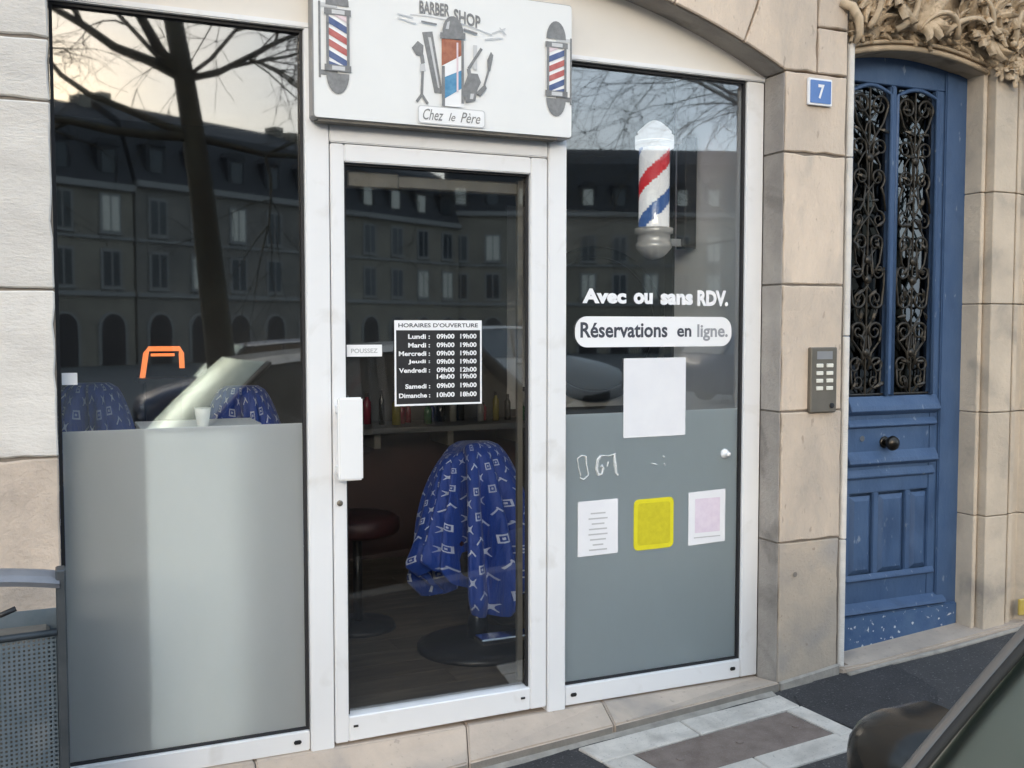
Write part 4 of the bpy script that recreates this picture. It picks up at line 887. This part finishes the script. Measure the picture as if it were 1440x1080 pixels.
# perforated front: sheet built as a lattice with real holes
def perforated(x0, x1, z0, z1, y, nx, nz, bow, name='perforated_panel'):
    q = MB(); dx, dz = (x1 - x0) / nx, (z1 - z0) / nz; vid = {}
    def V(x, z):
        key = (round(x, 5), round(z, 5))
        if key not in vid:
            u = (x - x0) / (x1 - x0); vid[key] = len(q.v); q.v.append((x, y - bow * math.sin(PI * u), z))
        return vid[key]
    for i in range(nx):
        for j in range(nz):
            ox = 0; xa, xb, za, zb = x0 + i * dx, x0 + (i + 1) * dx, z0 + j * dz, z0 + (j + 1) * dz
            cx, cz, r = (xa + xb) / 2, (za + zb) / 2, .24
            o4 = [V(xa, za), V(xb, za), V(xb, zb), V(xa, zb)]; i4 = [V(cx - r * dx, cz - r * dz), V(cx + r * dx, cz - r * dz), V(cx + r * dx, cz + r * dz), V(cx - r * dx, cz + r * dz)]
            for k in range(4): q.f.append([o4[k], o4[(k + 1) % 4], i4[(k + 1) % 4], i4[k]]); q.m.append(0)
    return tag(q.build(name, 'bin_blue', bn), kind='stuff')
perforated(BX0 + .004, BX1 - .002, ground_z(-.2) + .06, .805, BY0, 36, 76, .02)
q = MB(); q.box(BX1 + .002, BX1 + .006, BY0 + .05, BY1 - .04, ground_z(0) + .06, .80); q.box(BX0 - .006, BX0 - .002, BY0 + .05, BY1 - .04, ground_z(-.46) + .06, .80); q.box(BX0, BX1, BY1, BY1 + .004, ground_z(-.2) + .06, .80); q.build('side_panel', 'bin_blue', bn)
q = MB(); q.box(BX0 + .02, BX1 - .02, BY0 + .035, BY1 - .03, ground_z(-.2) + .08, .765); q.build('liner', 'bin_liner', bn, .01)
q = MB(); q.tube([(BX0, BY0 - .005, .815), (-.24, BY0 - .026, .815), (BX1, BY0 - .005, .815)], .010, 8); q.build('rim_bar', 'bin_dark', bn, smooth=True)
q = MB(); rows = []
for i in range(13):
    u = i / 12; x = BX0 - .01 + (BX1 - BX0 + .02) * u; zt_ = .922 + .035 * math.sin(PI * (.12 + .8 * (1 - u)))
    zt_ += .028; rows.append([(x, BY0 - .018, zt_ - .026), (x, BY0 - .024, zt_ - .012), (x, BY0 + .0, zt_), (x, BY0 + .05, zt_ + .006), (x, BY0 + .09, zt_), (x, BY0 + .09, zt_ - .03)])
q.grid(rows); q.f.append(list(range(6))); q.m.append(0); q.f.append([12 * 6 + k for k in range(6)]); q.m.append(0); q.build('lid', 'bin_lid', bn)
q = MB(); q.box(BX0, BX1, BY1 - .02, BY1 + .005, .80, .95); 
q.v = []; q.f = []; q.m = []; q.tube([(-.20, BY0 - .03, .885), (-.15, BY0 - .036, .885), (-.115, BY0 - .03, .897)], .008, 6); q.build('latch', 'black', bn, smooth=True)

# ================================================================== PARKED CAR
PHI = math.atan(.075); CP = Vector((1.0, -3.45, -.17))
car = thing('parked_car', 'dark grey hatchback parked at the kerb with black door mirror', 'car', CP, rot=(0, -PHI, 0))
def cmesh(q, name, m, parent=car, bev=0, smooth=True, segs=1, recalc=True): return q.build(name, m, parent, bev, smooth, segs, local=True, recalc=recalc)
HW = .825
def sect(x, wv, zb, zt_, crown):
    h = [(0, zb), (wv * .8, zb), (wv * .96, zb + .1), (wv, zb + .28), (wv, zt_ - .22), (wv * .985, zt_ - .08), (wv * .93, zt_), (wv * .5, zt_ + crown * .75), (0, zt_ + crown)]
    return [(x, y, z) for y, z in h] + [(x, -y, z) for y, z in h[-2:0:-1]]
S = [(-1.42, .55, .32, .52, .02), (-1.40, .66, .26, .66, .03), (-1.3, .76, .22, .78, .05), (-1.0, .81, .2, .88, .06), (-.6, .825, .2, .96, .06), (-.2, .825, .2, 1.03, .05), (.3, .825, .2, 1.04, 0), (1.2, .825, .2, 1.05, 0), (1.9, .815, .2, 1.06, 0), (2.2, .79, .22, 1.06, 0), (2.32, .72, .3, 1.0, 0)]
q = MB(); rows = [sect(*s_) for s_ in S]; q.grid(rows, closed=True); nn = len(rows[0]); q.f.append(list(range(nn))); q.m.append(0); q.f.append([len(q.v) - nn + k for k in range(nn)]); q.m.append(0)
cmesh(q, 'body', 'car_paint')
# greenhouse corner lines (local): pillar A base/top, roof, pillar C
def gl(u, side):   # beltline point
    return (u, side * .765, 1.045)
AB, AT, CT, CB = (-.156, .82, 1.10), (.36, .72, 1.56), (1.75, .68, 1.57), (2.22, .76, 1.06)
q = MB(); rows = []
for i in range(7):
    t_ = i / 6; row = []
    for k in range(13):
        s_ = -1 + 2 * k / 12; y = s_ * (AB[1] * (1 - t_) + AT[1] * t_); fwd = -.27 * (1 - s_ * s_) * (1 - .35 * t_)
        row.append((AB[0] * (1 - t_) + AT[0] * t_ + fwd, y, AB[2] * (1 - t_) + AT[2] * t_ + .02 * math.sin(PI * t_) + .03 * (1 - s_ * s_) * t_ - .01 * (1 - t_)))
    rows.append(row)
q.grid(rows); ws = cmesh(q, 'windscreen', 'car_glass')
def ribbon_pillar(pts, r, name, m): q = MB(); q.tube(pts, r, 8); return cmesh(q, name, m)
for sd_ in (1, -1):
    pts = [(AB[0] - .06 + (AT[0] - AB[0] + .06) * t_, sd_ * (AB[1] + (AT[1] - AB[1]) * t_), AB[2] - .05 + (AT[2] - AB[2] + .05) * t_ + .015 * math.sin(PI * t_)) for t_ in [k / 10 for k in range(11)]]
    pil = ribbon_pillar(pts, .0165, 'front_pillar', 'car_pillar')
    q = MB(); q.tube([(x - .012, y - sd_ * .014, z + .010) for x, y, z in pts], .006, 6); cmesh(q, 'seal', 'car_rubber', pil)
    q = MB(); q.tube([(x + .008, y + sd_ * .011, z + .003) for x, y, z in pts], .005, 6); cmesh(q, 'seal', 'car_rubber', pil)
    ribbon_pillar([(CT[0], sd_ * CT[1], CT[2]), (CB[0], sd_ * CB[1], CB[2])], .05, 'rear_pillar', 'car_paint')
    ribbon_pillar([(.95, sd_ * .79, 1.04), (.98, sd_ * .70, 1.54)], .028, 'door_pillar', 'car_trim')
    q = MB(); top = []; bot = []
    for k in range(11):
        t_ = k / 10; x = AB[0] + .05 + (CB[0] - AB[0] - .08) * t_
        if x < AT[0]: f = (x - AB[0]) / (AT[0] - AB[0]); zt_, yt = AB[2] + (AT[2] - AB[2]) * f - .02, AB[1] + (AT[1] - AB[1]) * f
        elif x > CT[0]: f = (x - CT[0]) / (CB[0] - CT[0]); zt_, yt = CT[2] + (CB[2] - CT[2]) * f - .02, CT[1] + (CB[1] - CT[1]) * f
        else: zt_, yt = 1.54, .70
        top.append((x, sd_ * yt, zt_)); bot.append((x, sd_ * .795, 1.035))
    q.grid([bot, top]); cmesh(q, 'side_window', 'car_glass_dark')
    for xw in (-.78, 1.62):
        wz = .285; q = MB(); q.lathe([(.17, .60), (.27, .60), (.285, .63), (.285, .76), (.27, .79), (.18, .79)], (xw, 0, wz), 32, axis='y')
        q.v = [(x, sd_ * y, z) for x, y, z in q.v]; wh = cmesh(q, 'wheel', 'car_rubber')
        q = MB(); q.lathe([(.18, .785), (.17, .75), (.05, .77), (.001, .775)], (xw, 0, wz), 24, axis='y'); q.v = [(x, sd_ * y, z) for x, y, z in q.v]; cmesh(q, 'rim', 'rim', wh)
    q = MB(); q.box(-1.36, -1.12, .5, .74, .62, .74); q.v = [(x, sd_ * y, z) for x, y, z in q.v]; cmesh(q, 'headlight', 'headlamp', bev=.03, segs=2)
    q = MB(); q.tube([(.78, sd_ * .83, .92), (.94, sd_ * .845, .92)], .014, 6); cmesh(q, 'door_handle', 'car_trim')
    # mirror: arm plus rounded shell
    q = MB(); rows = []
    mx_, my_, mz_ = .145, .915, 1.20
    for i in range(13):
        t_ = i / 12; ang = PI * t_; x = mx_ - .070 * math.cos(ang * .999) * 1.0
        rr = max(.001, math.sin(ang)) ** .55
        if t_ > .62: rr = .97; x = mx_ + .03 + (t_ - .62) / .38 * .035
        rows.append([(x, sd_ * (my_ + .078 * rr * math.copysign(abs(math.cos(b_)) ** .7, math.cos(b_))), mz_ + .074 * rr * math.copysign(abs(math.sin(b_)) ** .75, math.sin(b_))) for b_ in [2 * PI * k / 24 for k in range(24)]])
    q.grid(rows, closed=True); q.f.append(list(range(23, -1, -1))); q.m.append(0); dm = cmesh(q, 'door_mirror', 'car_mirror_shell')
    q = MB(); P = rows[-1]; q.add([(p[0] + .001, sd_ * my_ + (p[1] - sd_ * my_) * .93, mz_ + (p[2] - mz_) * .93) for p in P], [list(range(24))]); cmesh(q, 'mirror_glass', 'mirror', dm)
    q = MB(); q.tube([(.12, sd_ * .79, 1.08), (.13, sd_ * .84, 1.11), (.14, sd_ * .90, 1.14)], .028, 8); cmesh(q, 'arm', 'car_trim', dm)
q = MB(); rows = []
for i in range(9):
    t_ = i / 8; x = AT[0] - .02 + (CT[0] - AT[0] + .06) * t_
    rows.append([(x - .13 * (1 - s_ * s_) * (1 - t_), s_ * .735, 1.545 + .02 * math.sin(PI * t_) + .045 * (1 - s_ * s_)) for s_ in [-1 + 2 * k / 10 for k in range(11)]])
q.grid(rows); cmesh(q, 'roof', 'car_paint')
q = MB(); q.grid([[(CT[0] + .02 + .05, s_ * .62, 1.55) for s_ in (-1, 0, 1)], [(2.27, s_ * .72, 1.05) for s_ in (-1, 0, 1)]]); cmesh(q, 'rear_window', 'car_glass_dark')
q = MB(); q.tube([(-.26, -.6, 1.075), (-.12, -.2, 1.15), (.0, .15, 1.22)], .009, 5); cmesh(q, 'wiper', 'car_rubber', ws)
q = MB(); q.box(.15, 1.0, -.6, .6, .55, 1.0); cmesh(q, 'dashboard', 'car_trim', bev=.05)

# ================================================================== SQUARE BEHIND THE CAMERA (seen in the panes)
def tree(x, y, h, r, seed, label, lean=(0, 0), limbs=None):
    rd = random.Random(seed); t = thing('bare_tree', label, 'tree', (x, y, ground_z(max(-8, min(8, x))) - .25), 'bare trees along the square')
    z0 = t.location.z; tr = MB(); pts = []; rs = []
    for k in range(9):
        f = k / 8; pts.append((x + lean[0] * f + .05 * math.sin(f * 5 + seed), y + lean[1] * f + .04 * math.sin(f * 4), z0 + h * f)); rs.append(r * (1.25 - .25 * min(1, f * 5)) * (1 - .45 * f))
    tr.tube(pts, rs, 10); tr.build('trunk', 'bark', t, smooth=True)
    br = MB(); cnt = [0]
    def branch(p, d, L_, r_, lev):
        n = 6 if lev < 3 else 4; P = [p]; R_ = [r_]; dd = d.normalized()
        for k in range(n):
            dd = (dd + Vector((rd.uniform(-.26, .26), rd.uniform(-.26, .26), rd.uniform(-.16, .22) if lev < 2 else rd.uniform(-.34, .16)))).normalized(); P.append(P[-1] + dd * (L_ / n)); R_.append(max(.003, r_ * (1 - .7 * (k + 1) / n)))
        br.tube(P, R_, 5 if lev < 2 else 3, cap=False); cnt[0] += 1
        if lev < 4:
            for k in range((4, 5, 6, 5)[lev]):
                i = rd.randint(2, n); dn = (P[i] - P[i - 1]).normalized(); ax = Vector((rd.uniform(-1, 1), rd.uniform(-1, 1), rd.uniform(-.6, .9))).normalized()
                branch(P[i], dn * .75 + ax * .75, L_ * rd.uniform(.45, .72), max(.0045, R_[i] * .62), lev + 1)
    base = Vector(pts[-1])
    if limbs:
        for (f, dx, dy, dz, L_, rr) in limbs:
            i = int(f * 8); branch(Vector(pts[i]), Vector((dx, dy, dz)), L_, rr, 1)
    for k in range(5):
        a = 2 * PI * k / 5 + seed; branch(base, Vector((math.cos(a) * .8, math.sin(a) * .8, .9)), rd.uniform(2.2, 3.4), r * .42, 0)
    tag(br.build('crown', 'bark', t, smooth=True), kind='stuff')
tree(2.1, -9.3, 5.6, .205, 4, 'bare tree with leaning dark trunk standing opposite the left pane', (-.75, 0), [(.88, -1, .1, .55, 2.6, .075), (.76, -1, -.3, .25, 2.6, .06), (.78, 1, .2, -.15, 2.6, .05), (.90, -1, .2, 1.1, 2.5, .08), (.75, -1, .1, .05, 2.8, .07), (.95, .9, .1, .3, 2.4, .05), (.9, .6, .5, .5, 2.6, .03), (1.0, 1, .3, .15, 2.8, .035), (1.0, .8, -.2, .5, 2.8, .035), (.95, -.7, .4, .35, 2.6, .035), (.88, .9, -.1, .12, 2.6, .03)])
tree(13.2, -9.6, 4.6, .2, 9, 'bare tree with spreading twigs opposite the right pane', (-.3, 0), [(.95, -1, .1, .45, 4.6, .06), (.9, -1, .5, .2, 4.4, .05), (.95, -1, -.2, .1, 4.6, .05), (.9, -1, .3, .7, 4.4, .055), (.9, -.9, -.6, .5, 4, .05), (.85, -1, .2, .0, 4.2, .045)])
tree(-6.2, -9.6, 5.0, .22, 15, 'bare tree beyond the tree with the leaning trunk', (.2, 0))
tree(17.5, -13, 5.0, .22, 21, 'bare tree furthest along the square past the spreading one', (.2, 0))
def copy_tree(o, parent=None):
    c = o.copy(); COL.objects.link(c); c.parent = parent
    for ch in list(o.children): copy_tree(ch, c)
    return c
mat('car_paint_red', (.16, .018, .02), .4, coat=.3); mat('car_paint_white', (.55, .55, .54), .4, coat=.3); mat('car_paint_blue', (.02, .035, .08), .4, coat=.3)
for x, y, m_, lab in ((-3.2, -14.0, 'car_paint_red', 'dark red hatchback parked across the road near the first tree'), (2.6, -14.2, 'car_paint_blue', 'navy hatchback parked across the road behind the leaning trunk'), (8.6, -14.1, 'car_paint_white', 'white hatchback parked across the road past the navy one'), (14.6, -14.3, 'car_paint_blue', 'navy hatchback parked across the road past the white one')):
    c = copy_tree(car); c['label'] = lab; c['group'] = 'hatchbacks parked across the road'
    z0 = ground_z(max(-8, min(8, x))) - .11; c.location = (x, y, z0 + (-.75 - z0) * (-8.5 - y) / 21.5); c.rotation_euler = (0, -.06 if abs(x) < 8 else 0, PI if x > 5 else 0)
    for ch in c.children:
        for sl_ in ch.material_slots:
            if sl_.material and sl_.material.name == 'car_paint': sl_.link = 'OBJECT'; sl_.material = MATS[m_]
WIN = {}
def house(ox, oy, ang, wd, hb, hr, seed, m, label, storeys=3):
    rd = random.Random(seed); t = thing('town_house', label, 'house', (ox, oy, -.75), 'town houses across the square', (0, 0, ang))
    def H(q, name, mm, parent=t, bev=0): return q.build(name, mm, parent, bev, local=True)
    q = MB(); q.box(-wd / 2, wd / 2, -9, 0, 0, hb); H(q, 'wall', m)
    q = MB(); q.box(-wd / 2, wd / 2, -.0, .35, hb - .35, hb + .05); q.box(-wd / 2, wd / 2, .0, .16, 4.3, 4.6); q.box(-wd / 2, wd / 2, .0, .12, 7.8, 8.0); H(q, 'cornice', 'house_trim')
    q = MB(); q.add([(-wd / 2, .2, hb), (wd / 2, .2, hb), (wd / 2, -9, hb), (-wd / 2, -9, hb), (-wd / 2, -1.5, hb + hr * .72), (wd / 2, -1.5, hb + hr * .72), (wd / 2, -4.5, hb + hr), (-wd / 2, -4.5, hb + hr), (wd / 2, -9, hb + hr * .5), (-wd / 2, -9, hb + hr * .5)], [(0, 1, 5, 4), (4, 5, 6, 7), (7, 6, 8, 9), (2, 3, 9, 8), (0, 4, 7, 9, 3), (1, 2, 8, 6, 5), (0, 3, 2, 1)]); rf = H(q, 'roof', 'slate')
    n = int(wd / 2.7)
    for k in range(n):
        x = -wd / 2 + wd * (k + .5) / n
        for f in range(1, storeys):
            z = 4.9 + (f - 1) * 3.3 if f < 2 else 8.3
            key = ('w', f)
            if key not in WIN:
                q = MB(); q.box(-.72, .72, 0, .10, -.12, 2.32, 0); q.box(-.55, .55, .05, .13, .05, 2.15, 1); q.box(-.05, .05, .1, .16, .05, 2.15, 0); q.box(-.8, .8, 0, .22, -.2, -.1, 0)
                WIN[key] = [q.mesh('window', ['house_trim', g]) for g in ('house_glass', 'house_lit_pane')]
            o = bpy.data.objects.new('window', WIN[key][1 if rd.random() < .3 else 0]); COL.objects.link(o); o.parent = t; o.location = (x, 0, z)
        if ('d',) not in WIN:
            q = MB(); q.box(-.7, .7, -1.4, .1, 0, 1.9, 0); q.box(-.45, .45, .0, .14, .2, 1.6, 1); q.prism([(-.85, 1.9), (.85, 1.9), (.5, 2.3), (-.5, 2.3)], -1.4, .2, 0); WIN[('d',)] = [q.mesh('dormer', ['slate', g]) for g in ('house_glass', 'house_lit_pane')]
            q = MB(); P = [(-1.0, 0), (1.0, 0), (1.0, 2.3)] + [(math.cos(math.radians(a)), 2.3 + math.sin(math.radians(a))) for a in range(10, 180, 17)] + [(-1.0, 2.3)]; q.prism(P, 0, .14, 0); q.prism([(x * .8, z * .96) for x, z in P], .1, .2, 1); WIN[('a',)] = q.mesh('arched_opening', ['house_trim', 'house_dark'])
        o = bpy.data.objects.new('dormer', WIN[('d',)][1 if rd.random() < .45 else 0]); COL.objects.link(o); o.parent = t; o.location = (x, .1 - .3, hb + .5)
        o = bpy.data.objects.new('arched_opening', WIN[('a',)]); COL.objects.link(o); o.parent = t; o.location = (x, 0, .05)
    for k in (-1, 1):
        q = MB(); q.box(k * wd * .46 - .4, k * wd * .46 + .4, -5.2, -4, hb + hr - .6, hb + hr + .55); H(q, 'chimney', 'house_stone2', rf)
ANG = math.radians(-30)
ux, uy = math.cos(ANG), math.sin(ANG)
for k, (nm, lab, mm, hb_) in enumerate((('', 'grey stone town house with slate mansard reflected beside the stone pier', 'house_stone', 11.6), ('', 'pale beige town house with slate mansard and dormers across the square', 'house_stone2', 11.2), ('', 'second grey stone town house with slate mansard along the square', 'house_stone', 11.6), ('', 'last beige town house of the row across the square', 'house_stone2', 11.4))):
    s_ = 3 + 16.2 * k; house(-19 + ux * s_, -52 + uy * s_, ANG, 16, hb_, 5.6, 31 + k, mm, lab)
house(50.5, -76, math.radians(20), 40, 12.6, 6.4, 77, 'house_stone2', 'wide beige town house closing the right side of the square')
house(-34, -52, math.radians(-20), 22, 11.5, 5.4, 78, 'house_stone', 'wide grey town house closing the left side of the square')
